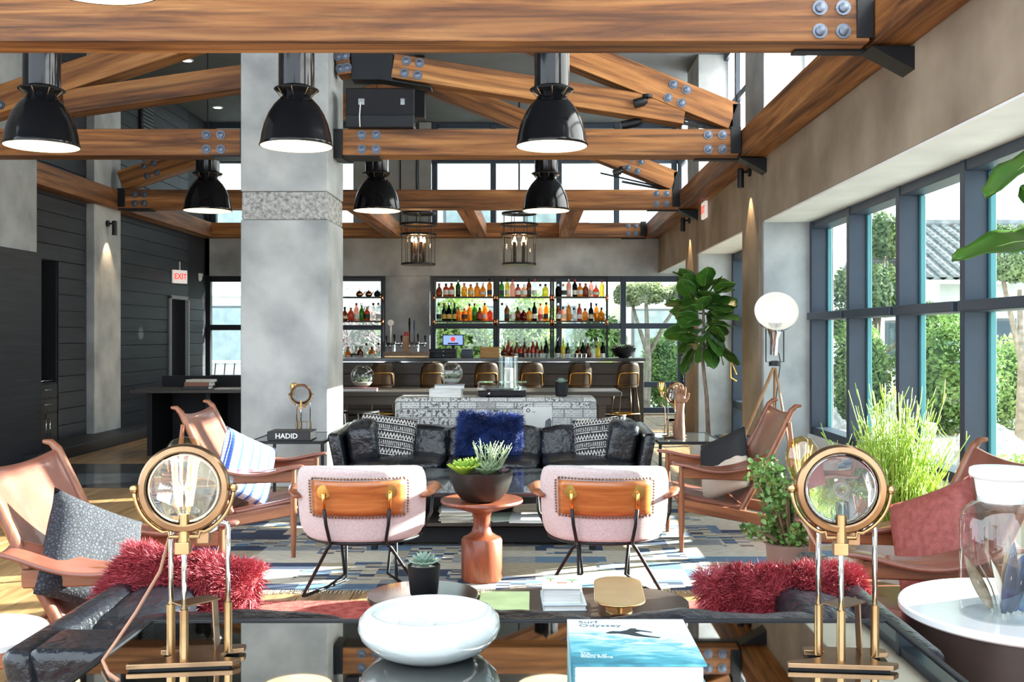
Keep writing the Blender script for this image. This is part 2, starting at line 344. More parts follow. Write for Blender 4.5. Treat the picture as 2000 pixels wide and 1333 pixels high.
# ------------------------------------------------------------------ back wall
YB = 18.7
def bx(*b):
    m = MB()
    for k in b: m.box(*k)
    return m
wb = struct(bx((-6.6,-6.0,YB,YB+.35,0,2.53),(-4.6,-3.65,YB,YB+.35,0,2.53),(-2.69,-1.87,YB,YB+.35,0,2.53),(-6.0,-4.6,YB,YB+.35,0,.62),(-3.65,-2.69,YB,YB+.35,0,.62),(-6.22,3.0,YB,YB+.35,2.53,3.40)).build('wall_back', concrete, bevel=.01), 'grey trowelled concrete bar wall')
struct(bx((-7.6,-5.9,YB+.0,YB+.3,2.53,5.35)).build('wall_back_left', darkboard), 'dark board wall beside the fascia')
# clerestory above the back wall
def window(name, label, axis, pos, u0, u1, z0, z1, umull, ztrans, fw=.07, fd=.12, glassm=pane_m, fm=navy_frame, inset=.6, edge_mat=None):
    w = bpy.data.objects.new(name, None); COL.objects.link(w); struct(w, label)
    def b(a0, a1, d0, d1, c0, c1, nm, mat, bev=.004):
        m = MB().box(a0,a1,pos+d0,pos+d1,c0,c1) if axis == 'x' else MB().box(pos+d0,pos+d1,a0,a1,c0,c1)
        return m.build(nm, mat, w, bevel=bev, seg=1)
    us = [u0]+list(umull)+[u1]; zs = [z0]+list(ztrans)+[z1]
    for u in us:
        lo, hi = (u, u+fw) if u == u0 else ((u-fw, u) if u == u1 else (u-fw/2, u+fw/2))
        b(lo, hi, 0, fd, z0, z1, 'mullion', fm)
    for i in range(len(us)-1):
        a0 = us[i]+(fw if i == 0 else fw/2); a1 = us[i+1]-(fw if i == len(us)-2 else fw/2)
        for z in zs:
            lo, hi = (z, z+fw) if z == z0 else ((z-fw, z) if z == z1 else (z-fw/2, z+fw/2))
            b(a0, a1, .01, fd-.01, lo, hi, 'transom', fm)
        if edge_mat: b(a1-.035, a1, fd*.80, fd, z0+fw, z1-fw, 'glass_edge_tint', edge_mat)  # opaque teal strip paints the tint and reflection at the glass edge
        for j in range(len(zs)-1): b(a0-.005, a1+.005, fd*inset, fd*inset+.006, zs[j]+.01, zs[j+1]-.01, 'pane', glassm, 0)
    return w
window('window_1', 'long dark-framed clerestory above the bar wall', 'x', YB+.05, -5.9, 2.95, 3.40, 5.34, [ax(p, YB) for p in (480, 560, 640, 720, 848, 963, 1092, 1205, 1318)], [az(312, YB)], .10)
pn = struct(bx((ax(690,YB),ax(842,YB),YB+.0,YB+.05,3.40,5.34)).build('trim_2', M('grey_panel',(.22,.225,.22),.7,var=.08), bevel=.005), 'grey panel set in the back clerestory')
bx((ax(782,YB)-.01,ax(782,YB)+.01,YB-.01,YB+.01,3.41,5.33),(ax(814,YB)-.01,ax(814,YB)+.01,YB-.01,YB+.01,3.41,5.33)).build('seam', matte_blk, pn)
window('window_2', 'black-framed sash window behind the left desk', 'x', YB+.05, -6.0, -4.6, .62, 2.53, [], [az(640,YB)], .10, fm=steel_blk)
window('window_3', 'window behind the narrow teapot shelf', 'x', YB+.05, -3.65, -2.69, .62, 2.53, [], [az(640,YB)], .09, fm=navy_frame)
window('window_4', 'wide dark-framed window behind the bar shelves', 'x', YB+.05, -1.87, 2.95, .02, 2.53, [ax(970,YB), ax(1092,YB), ax(1218,YB), ax(1330,YB)], [az(752,YB), az(637,YB)], .10)
# ------------------------------------------------------------------ right wall
XR, XG = 2.30, 2.76
wr = struct(bx((XR,3.0,.3,YB+.3,2.59,3.46)).build('wall_right', concrete_tan, bevel=.008), 'tan plaster band above the windows')
bx((XR,3.0,.3,3.35,.0,2.589)).build('pier', concrete, wr, bevel=.01); bx((XR,3.0,10.2,11.08,0,2.589)).build('pier', concrete, wr, bevel=.01); bx((XR,3.0,14.2,15.2,0,2.589)).build('pier', concrete, wr, bevel=.01)  # first pier is unseen, added to keep direct sun off the near console
bx((XR-.03,XR+.02,10.27,11.09,0,3.2)).build('pilaster', concrete_tan, wr, bevel=.008); bx((XR-.03,XR+.02,14.3,15.2,0,3.2)).build('pilaster', concrete_tan, wr, bevel=.008)
bx((XR,2.9,10.2,11.08,3.46,5.35),(XR,2.9,14.2,15.2,3.46,5.35),(XR,2.9,6.0,6.7,3.46,5.35)).build('upper_column', concrete, wr, bevel=.01)
struct(bx((XR+.005,XG+.2,3.35,10.2,2.575,2.59),(XR+.005,XG+.2,11.08,14.2,2.575,2.59),(XR+.005,XG+.2,15.2,YB,2.575,2.59)).build('trim_3', white_plaster), 'soffit over the windows, whitened for the bounced light')  # white slab paints the bounced floor light into the soffit colour
struct(bx((XG-.02,3.0,3.35,10.2,0,.47)).build('wall_right_low', white_plaster, bevel=.005), 'low pale wall under the garden windows')
window('window_5', 'tall navy-framed garden windows', 'y', XG, 3.35, 10.2, .47, 2.575, [4.18,5.38,6.58,7.75,8.97], [1.635], .075, .19, inset=.85, edge_mat=M('painted_glass_edge',(.07,.26,.28),.35,var=.05))
ledge = struct(bx(*[(XG-.05,XG+.02,a+.0,b,1.60,1.67) for a,b in ((9.01,10.12),(7.79,8.93),(6.62,7.71),(5.42,6.54),(4.22,5.34))]).build('trim_4', navy_frame, bevel=.008), 'projecting navy rail across the windows')
w6 = window('window_6', 'navy glazed garden door bay', 'y', XG, 11.08, 14.2, .02, 2.575, [12.6], [.5,1.635], .10, .19, inset=.85)
hd = MB().tube([(XG-.02,13.75,.83),(XG-.10,13.75,.88),(XG-.10,13.75,1.13),(XG-.02,13.75,.92)], .014, 6).build('door_handle', gold, w6, smooth=True)
window('window_7', 'far navy-framed corner window', 'y', XG, 15.2, YB, .02, 2.575, [16.9], [1.635], .10, .19, inset=.85)
# upper right clerestory: frosted panes
window('window_8', 'pale frosted clerestory over the plaster band', 'y', XR+.35, 1.9, YB, 3.46, 5.34, [6.35, 9.5, 11.6, 13.4, 15.9, 17.4], [4.55], .09, .1, glassm=frosted)
# ------------------------------------------------------------------ timber trusses
YT = [6.26, 10.15, 14.33, 18.5]
ZB, BH, BW = 3.21, .26, .26
RX, RZ = -1.57, 4.98
XE0, XE1 = -5.75, 2.05
boltsrc = MB().lathe([(.046,0),(.046,.008),(.028,.008),(.028,.022),(.012,.026),(.0005,.026)], 12, M=Matrix.Rotation(PI/2,3,'X')).build('bolt', bolt_m, smooth=30)
BOLT = boltsrc.data; bpy.data.objects.remove(boltsrc)
def bolts(parent, cx, y, cz, dx=.14, dz=.14, tilt=0):
    for a in (-.5,.5):
        for b in (-.5,.5):
            o = bpy.data.objects.new('bolt', BOLT); COL.objects.link(o); o.parent = parent
            c, s = math.cos(tilt), math.sin(tilt); o.location = (cx+a*dx*c-b*dz*s, y, cz+a*dx*s+b*dz*c)
def rafter(t, y, x0, z0, x1, z1, h=.27, w=.24, nm='rafter'): return beam(nm, (x0,y,z0), (x1,y,z1), w, h, timber, t)
names = ['nearest timber tie beam across the top of the room', 'second timber truss meeting the concrete pillar', 'third timber truss with pendant lamps before it', 'farthest timber tie beam against the bar wall']
for i, y in enumerate(YT):
    t = thing('timber_truss' if i in (1,2) else 'tie_beam', names[i], 'beam', (0,0,0)); yf = y-BW/2; zc = ZB+BH/2
    if i == 1:
        beam('tie_beam', (XE0,y,zc), (-2.80,y,zc), BW, BH, timber, t); beam('tie_beam', (-1.86,y,zc), (XE1-.03,y,zc), BW, BH, timber, t)
        bolts(t, -3.12, yf, zc); bolts(t, -1.60, yf, zc)
        bx((-1.945,-1.86,y-.14,y+.14,ZB-.03,ZB+BH),(-1.86,-1.5,y-.14,y+.14,ZB-.014,ZB),(-2.86,-2.785,y-.14,y+.14,ZB,ZB+BH),(-3.15,-2.80,y-.14,y+.14,ZB-.014,ZB)).build('steel_bracket', steel_blk, t, bevel=.004)
    else:
        beam('tie_beam', (XE0 if i < 3 else -6.1,y,zc), (XE1-.03,y,zc), BW, BH, timber, t)
    bolts(t, XE1-.26, yf, zc); bx((XE1-.11,XE1-.01,yf-.012,yf+.03,ZB+.02,ZB+BH+.02),(XE1-.44,XE1,y+.03,y+.13,ZB-.016,ZB)).build('steel_bracket', steel_blk, t, bevel=.003)
    if i in (0,1,2): MB().add([(XR,y-.1,ZB-.02),(XR,y-.1,ZB+.02),(XR-.26,y-.1,ZB-.02),(XR,y-.1,ZB-.16),(XR,y+.1,ZB-.02),(XR,y+.1,ZB+.02),(XR-.26,y+.1,ZB-.02),(XR,y+.1,ZB-.16)],
        [(0,2,3),(4,7,6),(2,6,7,3),(0,4,6,2),(0,3,7,4)]).build('corner_bracket', steel_blk, t)
    if i in (2,): bolts(t, XE0+.30, yf, zc, .13, .12); bx((XE0-.01,XE0+.1,yf-.012,yf+.03,ZB+.02,ZB+BH+.02),(XE0,XE0+.44,y-.13,y+.13,ZB-.016,ZB)).build('steel_bracket', steel_blk, t, bevel=.003)
    if i in (1,2):
        a1 = math.atan2(RZ-3.58, RX-1.93); sl = (RZ-3.60)/(RX-1.95)
        rafter(t, y, 1.97, 3.60, RX+.1, RZ)
        zl = lambda x: 3.60+(x-XE0)*(RZ-3.60)/(RX-XE0)
        if i == 1: rafter(t, y, XE0+.02, 3.60, -2.84, zl(-2.84)); rafter(t, y, -1.90, zl(-1.90), RX-.05, zl(RX-.05))
        else: rafter(t, y, XE0+.02, 3.60, RX-.1, RZ)
        tl = math.atan(sl); xb = 1.42; bolts(t, xb, y-.12, 3.60+(xb-1.97)*sl, .14, .14, tl)
        bx((1.96,2.04,y-.12,y+.12,3.48,3.72)).build('steel_shoe', steel_blk, t, bevel=.004)
        tr = math.atan((RZ-3.6)/(RX-XE0)); xb = -5.3; bolts(t, xb, y-.12, 3.60+(xb-XE0)*math.tan(tr), .14, .14, tr)
        MB().bar((1.25,y,3.60),(1.95,y,3.47),.03,.03).bar((.95,y,3.72),(1.9,y,3.50),.022,.022).build('steel_tie', steel_blk, t)
        bx((RX-.07,RX+.07,y-.1,y+.1,RZ-.5,RZ+.36)).build('king_post', steel_blk, t, bevel=.005)
    if i == 1:
        beam('strut', (-1.37,y,4.10), (1.5,y,3.64), .22, .235, timber, t); beam('strut', (-1.79,y,4.14), (-1.93,y,4.12), .22, .235, timber, t); beam('strut', (-2.80,y,3.997), (-4.6,y,3.74), .22, .235, timber, t)
        tb = math.atan2(3.64-4.10, 2.87); bolts(t, -1.18, y-.11, 4.07, .13, .12, tb); bolts(t, -1.86, y-.11, 4.13, .07, .12, -tb)
        bx((-1.78,-1.37,y-.1,y+.1,3.96,4.26)).bar((-1.55,y,3.98),(-1.0,y,3.89),.2,.02).build('steel_node', steel_blk, t, bevel=.005)
tag(beam('edge_beam', (XE1+.125,.4,ZB+BH/2), (XE1+.125,YB,ZB+BH/2), .25, BH, timber), 'long timber edge beam along the right plaster wall', 'beam')
tag(beam('edge_beam', (XE0-.115,10.4,ZB+BH/2), (XE0-.115,YB-.3,ZB+BH/2), .23, BH, timber), 'long timber edge beam along the left dark wall', 'beam')
for x, lb in ((-2.5,'short timber purlin over the bar nearest the pillar'), (-.95,'middle short timber purlin over the bar between lanterns'), (.6,'right short timber purlin over the bar')):
    tag(beam('purlin', (x,YT[2]+.13,ZB+BH/2), (x,YT[3]-.13,ZB+BH/2), .25, BH, timber), lb, 'beam', 'purlins over the bar')
# ------------------------------------------------------------------ pillar
PX0, PX1, PY0, PY1 = -2.78, -1.95, 9.75, 10.55
pil = thing('concrete_pillar', 'square grey concrete pillar in the middle of the room', 'pillar', ((PX0+PX1)/2, (PY0+PY1)/2, 0))
hw, hd_ = (PX1-PX0)/2, (PY1-PY0)/2
MB().box(-hw,hw,-hd_,hd_,0,2.55).build('lower_shaft', concrete, pil, bevel=.012)
MB().box(-hw+.006,hw-.006,-hd_+.006,hd_-.006,2.55,2.82).build('rough_band', concrete_rough, pil, bevel=.02)
MB().box(-hw,hw,-hd_,hd_,2.82,5.35).build('upper_shaft', concrete, pil, bevel=.012)
# ------------------------------------------------------------------ loudspeaker, track spots, sconces, exit signs
sp = thing('loudspeaker', 'large black loudspeaker sitting on the second tie beam', 'speaker', (ax(748,10.15), 10.15, ZB+BH))
MB().prism([(-.335,-.2),(.335,-.2),(.28,.2),(-.28,.2)], .03, .385).build('cabinet', matte_blk, sp, bevel=.015)
MB().box(-.33,.33,-.215,-.2,.0,.12).build('grille', steel_blk, sp, bevel=.01); MB().box(-.32,.32,-.18,.18,0,.04).build('foot', steel_blk, sp)
MB().box(-.21,-.15,-.204,-.2,.22,.28).box(.2,.24,-.204,-.2,.22,.28).build('socket', chrome, sp)
MB().tube([(-.18,-.205,.25),(-.185,-.23,.23),(-.195,-.222,.1),(-.19,-.225,.0)], .006, 6).build('cable', white_paint, sp, smooth=True)
def spot(x, y, z, lab, dx=-.14, dz=-.1, name='spotlight'):
    t = thing(name, lab, 'spotlight', (x, y, z))
    MB().lathe([(.05,-.03),(.05,0),(.02,.0)], 12).build('mount', steel_blk, t, smooth=40)
    MB().tube([(0,0,-.03),(dx*.3,0,-.06)], .012, 6).build('stem', steel_blk, t, smooth=True)
    MB().tube([(dx*.1,0,-.05),(dx*.4,0,-.05+dz*.4),(dx*1.3,0,-.05+dz)], [.03,.045,.045], 12).build('head', steel_blk, t, smooth=40)
spot(ax(1262,10.1), 9.99, az(185,9.99), 'black spotlight clamped under the right rafter of the second truss', -.1, -.04)
spot(ax(1255,10.1), 10.15, az(226,10.15), 'black spotlight hanging right of the second truss strut', -.16, -.05)
spot(ax(1215,14.2), 14.15, az(326,14.15), 'black spotlight under the right rafter of the third truss', -.1, -.04)
def sconce(loc, lab, sgn):
    t = thing('wall_sconce', lab, 'wall lamp', loc)
    MB().lathe([(.045,-.015),(.045,.015)], 12, M=Matrix.Rotation(PI/2,3,'Y')).build('wall_plate', steel_blk, t, smooth=40)
    MB().tube([(0,0,0),(sgn*.07,0,0)], .012, 6).build('arm', steel_blk, t)
    MB().lathe([(.035,-.14),(.035,.05),(.02,.06)], 12, (sgn*.09,0,-.02)).build('barrel', steel_blk, t, smooth=40)
    l = bpy.data.lights.new('sconce_light', 'SPOT'); l.energy = 14; l.spot_size = 1.1; l.color = (1,.7,.4); l.shadow_soft_size = .03
    lo = bpy.data.objects.new('sconce_light', l); COL.objects.link(lo); lo.parent = t; lo.location = (sgn*.09,0,-.17); lo.rotation_euler = (0,sgn*.25,0)
sconce((XR-.045,10.65,az(335,10.6)), 'small black sconce on the near right pilaster', -1)
sconce((XR-.045,14.75,az(430,14.7)), 'small black sconce on the far right pilaster', -1)
sconce((-5.845,14.1,az(437,14.1)), 'small black sconce on the pale left pilaster', 1)
red_m = M('exit_red', (.75,.03,.02), .5, emit=(1,.05,.03), es=.8)
def exitsign(loc, rz, lab, stem=True):
    t = thing('exit_sign', lab, 'exit sign', loc, rz)
    MB().box(-.15,.15,-.02,.02,-.11,.11).build('housing', M('sign_white',(.8,.75,.72),.5,emit=(1,.9,.85),es=.25), t, bevel=.01)
    if stem: MB().tube([(0,0,.11),(0,0,.25)], .012, 6).build('stem', white_paint, t)
    text('lettering', 'EXIT', .13, red_m, t, (0,-.021,0), (PI/2,0,0), .001, True)
exitsign((ax(351,16.9),16.9,az(541,16.9)), 1.08, 'red lettered exit sign by the left wall corner')
exitsign((XR-.05,13.4,az(411,13.4)), -PI/2+.0, 'pale exit sign on the right plaster wall', False)
cm = thing('dome_camera', 'small white dome camera beside the exit sign', 'camera', (ax(369,17.9), 18.4, az(540,18.4)))
MB().ball((0,0,-.03),(.07,.07,.07)).build('dome', white_paint, cm, smooth=True); MB().lathe([(.08,0),(.08,.05)],16).build('base', white_paint, cm); MB().box(-.02,.02,.0,.32,.0,.04).build('arm', white_paint, cm)
for i, (px, py, Y) in enumerate(((365,112,14.5),(425,207,17.5))):
    t = thing('downlight', 'small recessed ceiling downlight %s' % ('nearer the left lamps' if i == 0 else 'farther back by the dark wall'), 'ceiling light', (ax(px,Y), Y, 5.35))
    MB().lathe([(.09,0),(.09,-.012),(.07,-.014)],16).build('trim', white_paint, t); MB().lathe([(.065,-.016),(.001,-.016)],16,cap=False).build('lens', M('lamp_glow',(.9,.9,.85),.5,emit=(1,.93,.8),es=4), t)
# ------------------------------------------------------------------ pendant lamps
warm = M('bulb_glow', (1,.9,.7), .5, emit=(1,.80,.52), es=30)
def pendant(label, loc):
    t = thing('pendant_lamp', label, 'pendant lamp', loc, 0, 'black enamel bell pendants')
    bell = [(.288,0),(.292,.004),(.283,.03),(.272,.10),(.252,.18),(.22,.26),(.18,.325),(.135,.375),(.105,.405)]
    MB().lathe(bell, 40, cap=False).build('shade', enamel, t, smooth=True)
    MB().lathe([(r-.006,z+.001) for r,z in bell]+[(.001,.40)], 40, cap=False).build('shade_lining', enamel_in, t, smooth=True)
    MB().lathe([(.10,.40),(.115,.415),(.13,.43),(.165,.445),(.168,.452),(.150,.462),(.14,.475)], 32, cap=False).build('collar', enamel, t, smooth=True)
    MB().tube(arc((0,0,.455), .172, 0, 2*PI*31/32, 31, 'xy'), .006, 6, closed=True).build('collar_wire', steel_blk, t, smooth=True)
    for k in range(8):
        a = 2*PI*k/8; MB().tube([(.108*math.cos(a),.108*math.sin(a),.402),(.128*math.cos(a),.128*math.sin(a),.40),(.172*math.cos(a),.172*math.sin(a),.455)], .004, 5).build('cage_rib', brass_dk, t, smooth=True)
    MB().lathe([(.138,.465),(.141,.48),(.141,.77),(.145,.775),(.145,.79),(.13,.80),(.03,.82),(.03,.86)], 32).build('ballast_housing', enamel, t, smooth=35)
    MB().ball((0,0,.20), (.045,.045,.075), 12, 8).build('bulb', warm, t, smooth=True)
    MB().tube([(0,0,.8),(0,0,5.35-loc[2])], .006, 6).build('cord', matte_blk, t)
    return t
lz = 2.96
p0 = pendant('black bell pendant lamp just before the concrete pillar', (-1.89, 8.2, lz))
dup(p0, (-3.93, 8.2, lz), 0, 'black bell pendant lamp hanging farthest left, large'); dup(p0, (.155, 8.2, lz), 0, 'large black bell pendant lamp right of the loudspeaker')
dup(p0, (-3.95, 12.45, lz), .4, 'smaller black bell pendant lamp left of the pillar'); dup(p0, (-1.89, 12.45, lz), .7, 'smaller black bell pendant lamp just right of the pillar'); dup(p0, (.165, 12.45, lz), .2, 'smaller black bell pendant lamp behind the large right one')
dup(p0, (-1.89, 4.4, lz), .2, 'pendant lamp cut off by the top edge, rim only')
# lanterns over the bar
flame = M('candle_glow', (1,.8,.5), .5, emit=(1,.62,.28), es=110)
def lantern(label, loc):
    t = thing('cage_lantern', label, 'lantern', loc, 0, 'cage lanterns over the bar'); R = .262
    MB().lathe([(R,0),(R,.60)], 32, cap=False).build('glass_cylinder', glass, t, smooth=True)
    for z, h, r in ((0,.03,R+.01),(.46,.035,R+.03),(.62,.035,R+.035),(.80,.03,R+.015)): MB().lathe([(r,z),(r,z+h),(r-.025,z+h),(r-.025,z),(r,z)], 32, cap=False).build('hoop', steel_blk, t, smooth=40)
    MB().lathe([(R,0),(R,.012),(.001,.012)], 32).build('base_plate', brass_dk, t)
    for k in range(8):
        a = 2*PI*k/8+.2; MB().bar((R*math.cos(a),R*math.sin(a),0),(R*math.cos(a),R*math.sin(a),.82),.008,.008,(1,0,0)).build('upright', steel_blk, t)
    for k in range(4):
        a = 2*PI*k/4+.5; x, y = .10*math.cos(a), .10*math.sin(a)
        MB().lathe([(.028,.02),(.028,.36)], 12, (x,y,0)).build('candle_tube', M('candle_dark',(.05,.03,.015),.5,var=.1), t, smooth=40)
        MB().ball((x,y,.40), (.018,.018,.045), 8, 6).build('bulb', flame, t, smooth=True)
    MB().bar((-R,0,.81),(R,0,.81),.02,.02).bar((0,-R,.81),(0,R,.81),.02,.02,(0,0,1)).tube([(0,0,.8),(0,0,5.35-loc[2])], .014, 6).build('hanger', steel_blk, t)
    return t
l0 = lantern('iron cage lantern over the bar, left of the two', (ax(817,16.2), 16.2, az(518,16.2)))
dup(l0, (ax(1014,16.2), 16.2, az(518,16.2)), .3, 'iron cage lantern over the bar, right of the two')
# ------------------------------------------------------------------ rugs
def ramp(N, L, src, stops):
    r = N.new('ShaderNodeValToRGB'); r.color_ramp.interpolation = 'CONSTANT'; e = r.color_ramp.elements
    e[0].position = stops[0][0]; e[0].color = (*stops[0][1],1); e[1].position = stops[1][0]; e[1].color = (*stops[1][1],1)
    for p, c in stops[2:]: k = e.new(p); k.color = (*c,1)
    L.new(src, r.inputs[0]); return r
def rugmat():
    m, N, L, b = newmat('rug_weave'); b.inputs['Roughness'].default_value = .95
    tc = N.new('ShaderNodeTexCoord')
    def cells(sc, seed):
        mp = N.new('ShaderNodeMapping'); mp.inputs['Scale'].default_value = sc; mp.inputs['Location'].default_value = (seed, seed*2, 0); L.new(tc.outputs['Object'], mp.inputs[0])
        fl_ = N.new('ShaderNodeVectorMath'); fl_.operation = 'FLOOR'; L.new(mp.outputs[0], fl_.inputs[0])
        w = N.new('ShaderNodeTexWhiteNoise'); w.noise_dimensions = '2D'; L.new(fl_.outputs[0], w.inputs[0]); return w.outputs['Value']
    navy, blue, cream, sand, grey = (.035,.055,.11), (.13,.22,.33), (.60,.56,.46), (.42,.37,.26), (.30,.32,.33)
    r1 = ramp(N, L, cells((2.2,5.5,1), 3.3), [(0,navy),(.22,blue),(.42,cream),(.62,sand),(.8,cream),(.9,grey)])
    r2 = ramp(N, L, cells((11,30,1), 9.1), [(0,cream),(.35,navy),(.55,blue),(.75,sand)])
    sel = cells((3.3,4.2,1), 5.7)
    thr = N.new('ShaderNodeMath'); thr.operation = 'GREATER_THAN'; thr.inputs[1].default_value = .60; L.new(sel, thr.inputs[0])
    mx = N.new('ShaderNodeMix'); mx.data_type = 'RGBA'; L.new(thr.outputs[0], mx.inputs[0]); L.new(r1.outputs[0], mx.inputs[6]); L.new(r2.outputs[0], mx.inputs[7])
    mp = N.new('ShaderNodeMapping'); mp.inputs['Scale'].default_value = (14,260,1); L.new(tc.outputs['Object'], mp.inputs[0])
    n = N.new('ShaderNodeTexNoise'); n.inputs['Scale'].default_value = 1; n.inputs['Detail'].default_value = 3; L.new(mp.outputs[0], n.inputs['Vector'])
    rr = N.new('ShaderNodeValToRGB'); rr.color_ramp.elements[0].position = .38; rr.color_ramp.elements[0].color = (.45,.45,.45,1); rr.color_ramp.elements[1].position = .6; rr.color_ramp.elements[1].color = (1.1,1.1,1.1,1); L.new(n.outputs['Fac'], rr.inputs[0])
    m2 = N.new('ShaderNodeMix'); m2.data_type = 'RGBA'; m2.blend_type = 'MULTIPLY'; m2.inputs[0].default_value = .8; L.new(mx.outputs[2], m2.inputs[6]); L.new(rr.outputs[0], m2.inputs[7]); L.new(m2.outputs[2], b.inputs['Base Color'])
    bp = N.new('ShaderNodeBump'); bp.inputs['Strength'].default_value = .4; bp.inputs['Distance'].default_value = .01; L.new(n.outputs['Fac'], bp.inputs['Height']); L.new(bp.outputs[0], b.inputs['Normal']); return m
t = thing('patterned_rug', 'large blue and cream patterned rug under the seating', 'rug', (-.3, 7.3, 0))
MB().box(-2.45,2.35,-1.5,1.6,0,.012).build('weave', rugmat(), t, bevel=.004)
fr = MB()
for i in range(470):
    x = -2.44+i*.0102; fr.bar((x,-1.5,.006),(x+rnd.uniform(-.01,.01),-1.5-rnd.uniform(.05,.075),.003),.003,.003)
fr.build('fringe', M('cream_yarn',(.62,.55,.42),.9,var=.1), t, kind='stuff')
redrug = M('red_rug', (.30,.035,.03), .95, col2=(.52,.12,.09), vscale=22, bump=.5, bscale=150)
t = thing('red_rug', 'worn red rug under the near sofa', 'rug', (-.1, 3.6, 0)); MB().box(-1.6,1.75,-2.2,1.95,0,.010).build('weave', redrug, t)
# ------------------------------------------------------------------ leather sling armchairs
def sling_chair(label, loc, rz):
    t = thing('sling_armchair', label, 'armchair', loc, rz, 'chestnut leather sling armchairs')
    for s in (-1,1):
        y = s*.35
        MB().tube([(0,y,0),(0,y,.28),(0,y,.585)], [.014,.023,.016], 10).build('leg', walnut_z, t, smooth=40)
        MB().tube([(-.80,y,0),(-.775,y,.22),(-.745,y,.55),(-.715,y,.86)], [.014,.022,.02,.014], 10).build('leg', walnut_z, t, smooth=40)
        yy = y*.93
        MB().tube([(-.36,yy,.22),(-.40,yy,.27),(-.55,yy,.55),(-.70,yy,.86),(-.735,yy,.935),(-.765,yy,.965),(-.80,yy,.968)], [.014,.02,.024,.022,.02,.016,.009], 10).build('back_upright', walnut_z, t, smooth=50)
        beam('seat_rail', (.02,y,.315), (-.80,y,.165), .026, .08, walnut, t, bevel=.008)
        beam('arm_rail', (.01,y,.525), (-.56,y,.505), .026, .075, walnut, t, bevel=.008)
        def arm(u, v, y=y, s=s):
            x = .075-.70*u
            w = .04+.155*math.sin(min(1, u*1.3+.05)*PI*.5)**1.1-.06*max(0, u-.6)**1.5/.25
            zc = .612-.070*math.sin(PI*min(1,u*1.05))**1.3+.01*u
            q = (v-.5)*2
            return (x, y+s*.02+q*w*.5*1.0, zc+.018*q*q*(u**.5)+.012*q*s*(-1)*u-.012*(1-min(1,u*6)))
        MB().sheet(arm, 18, 8).build('armrest', leather, t, smooth=True, solid=.022, soff=-1, bevel=0, sub=1)
        MB().tube([(-.02,y,.56),(-.05,y,.545),(-.085,y,.55),(-.11,y,.575)], .008, 6).build('arm_strap', walnut, t, smooth=True)
    for x, z in ((.0,.31),(-.76,.19)): MB().tube([(x,-.35,z),(x,.35,z)], .014, 8).build('cross_rail', walnut, t, smooth=True)
    def seat(u, v):
        x = .05-.50*u; q = (v-.5)*2; return (x, q*(.335-.02*u), .40-.105*u-.03*(1-q*q)*math.sin(PI*u)-.03*max(0,1-u*8))
    MB().sheet(seat, 14, 10).build('seat', leather, t, smooth=True, solid=.045, soff=-1, sub=1)
    def back(u, v):
        q = (v-.5)*2; x = -.42-.325*u; z = .30+.61*u+.03*q*q*u*u
        return (x-.03*(1-q*q)*math.sin(PI*min(1,u*.9)), q*(.285+.05*u), z)
    MB().sheet(back, 14, 10).build('backrest', leather, t, smooth=True, solid=.03, soff=0, sub=1)
    return t
s0 = sling_chair('leather sling armchair left of the far sofa with striped pillow', (-1.545, 6.97, .012), 0)
dup(s0, (.988, 7.14, .012), PI, 'leather sling armchair beside the tripod lamp')
dup(s0, (-1.42, 4.32, 0), 0, 'nearest left leather sling armchair with dark grey pillow')
dup(s0, (1.30, 4.40, 0), PI, 'nearest right leather sling armchair behind the glass jar')
# ------------------------------------------------------------------ pillows
def cushion(w, h, th, n=14, pinch=.10):
    m = MB()
    for s in (1,-1):
        def fn(u, v, s=s):
            a, b = u*2-1, v*2-1
            pin = 1-pinch*(1-max(0,1-abs(a*b))**.5)*0
            x = a*w/2*(1-pinch*(1-b*b)*.5*abs(a)**3); y = b*h/2*(1-pinch*(1-a*a)*.5*abs(b)**3)
            d = max(0,(1-a**4))*max(0,(1-b**4))
            return (x, s*th/2*d**.6, y)
        m.sheet(fn, n, n)
    return m
def pillow(name, label, loc, rot, w, h, th, mat, cat='pillow', group=None):
    o = cushion(w, h, th).build(name, mat, None, loc, rot, smooth=True); me = o.data
    bm = bmesh.new(); bm.from_mesh(me); bmesh.ops.remove_doubles(bm, verts=bm.verts, dist=.0005); bmesh.ops.recalc_face_normals(bm, faces=bm.faces); bm.to_mesh(me); bm.free()
    return tag(o, label, cat, group)
def fur(name, label, loc, rot, w, h, th, basem, furm, n, ln, group=None, seed=1):
    t = thing(name, label, 'pillow', loc, 0, group); t.rotation_euler = rot
    cushion(w, h, th).build('cover', basem, t, smooth=True)
    R = random.Random(seed); m = MB(); vs, fs = [], []
    for i in range(n):
        a, b = R.uniform(-1,1), R.uniform(-1,1); s = R.choice((1,-1))
        d = max(0,(1-a**4))*max(0,(1-b**4)); p = Vector((a*w/2, s*th/2*d**.6, b*h/2))
        nrm = Vector((a**5*.9, s*(.55+.3*d), b**5*.9))
        curl = Vector((mnoise.noise(p*14+Vector((seed,0,0))), mnoise.noise(p*14+Vector((0,9,0))), mnoise.noise(p*14+Vector((0,0,5)))))*1.3
        dr = (nrm.normalized()+curl+Vector((R.uniform(-.5,.5),R.uniform(-.5,.5),R.uniform(-.5,.2)))).normalized()
        side = dr.cross(Vector((R.uniform(-1,1),R.uniform(-1,1),R.uniform(-1,1)))).normalized()*.0013
        L_ = ln*R.uniform(.6,1.25); q = p+dr*L_*.5+curl*L_*.12; e = q+(dr+Vector((R.uniform(-.5,.5),R.uniform(-.5,.5),-.35))).normalized()*L_*.5
        k = len(vs); vs += [p-side, p+side, q+side, q-side, e]; fs += [(k,k+1,k+2,k+3),(k+3,k+2,k+4)]
    m.add(vs, fs); m.build('fur', furm, t, kind='stuff', fixn=False)
    return t
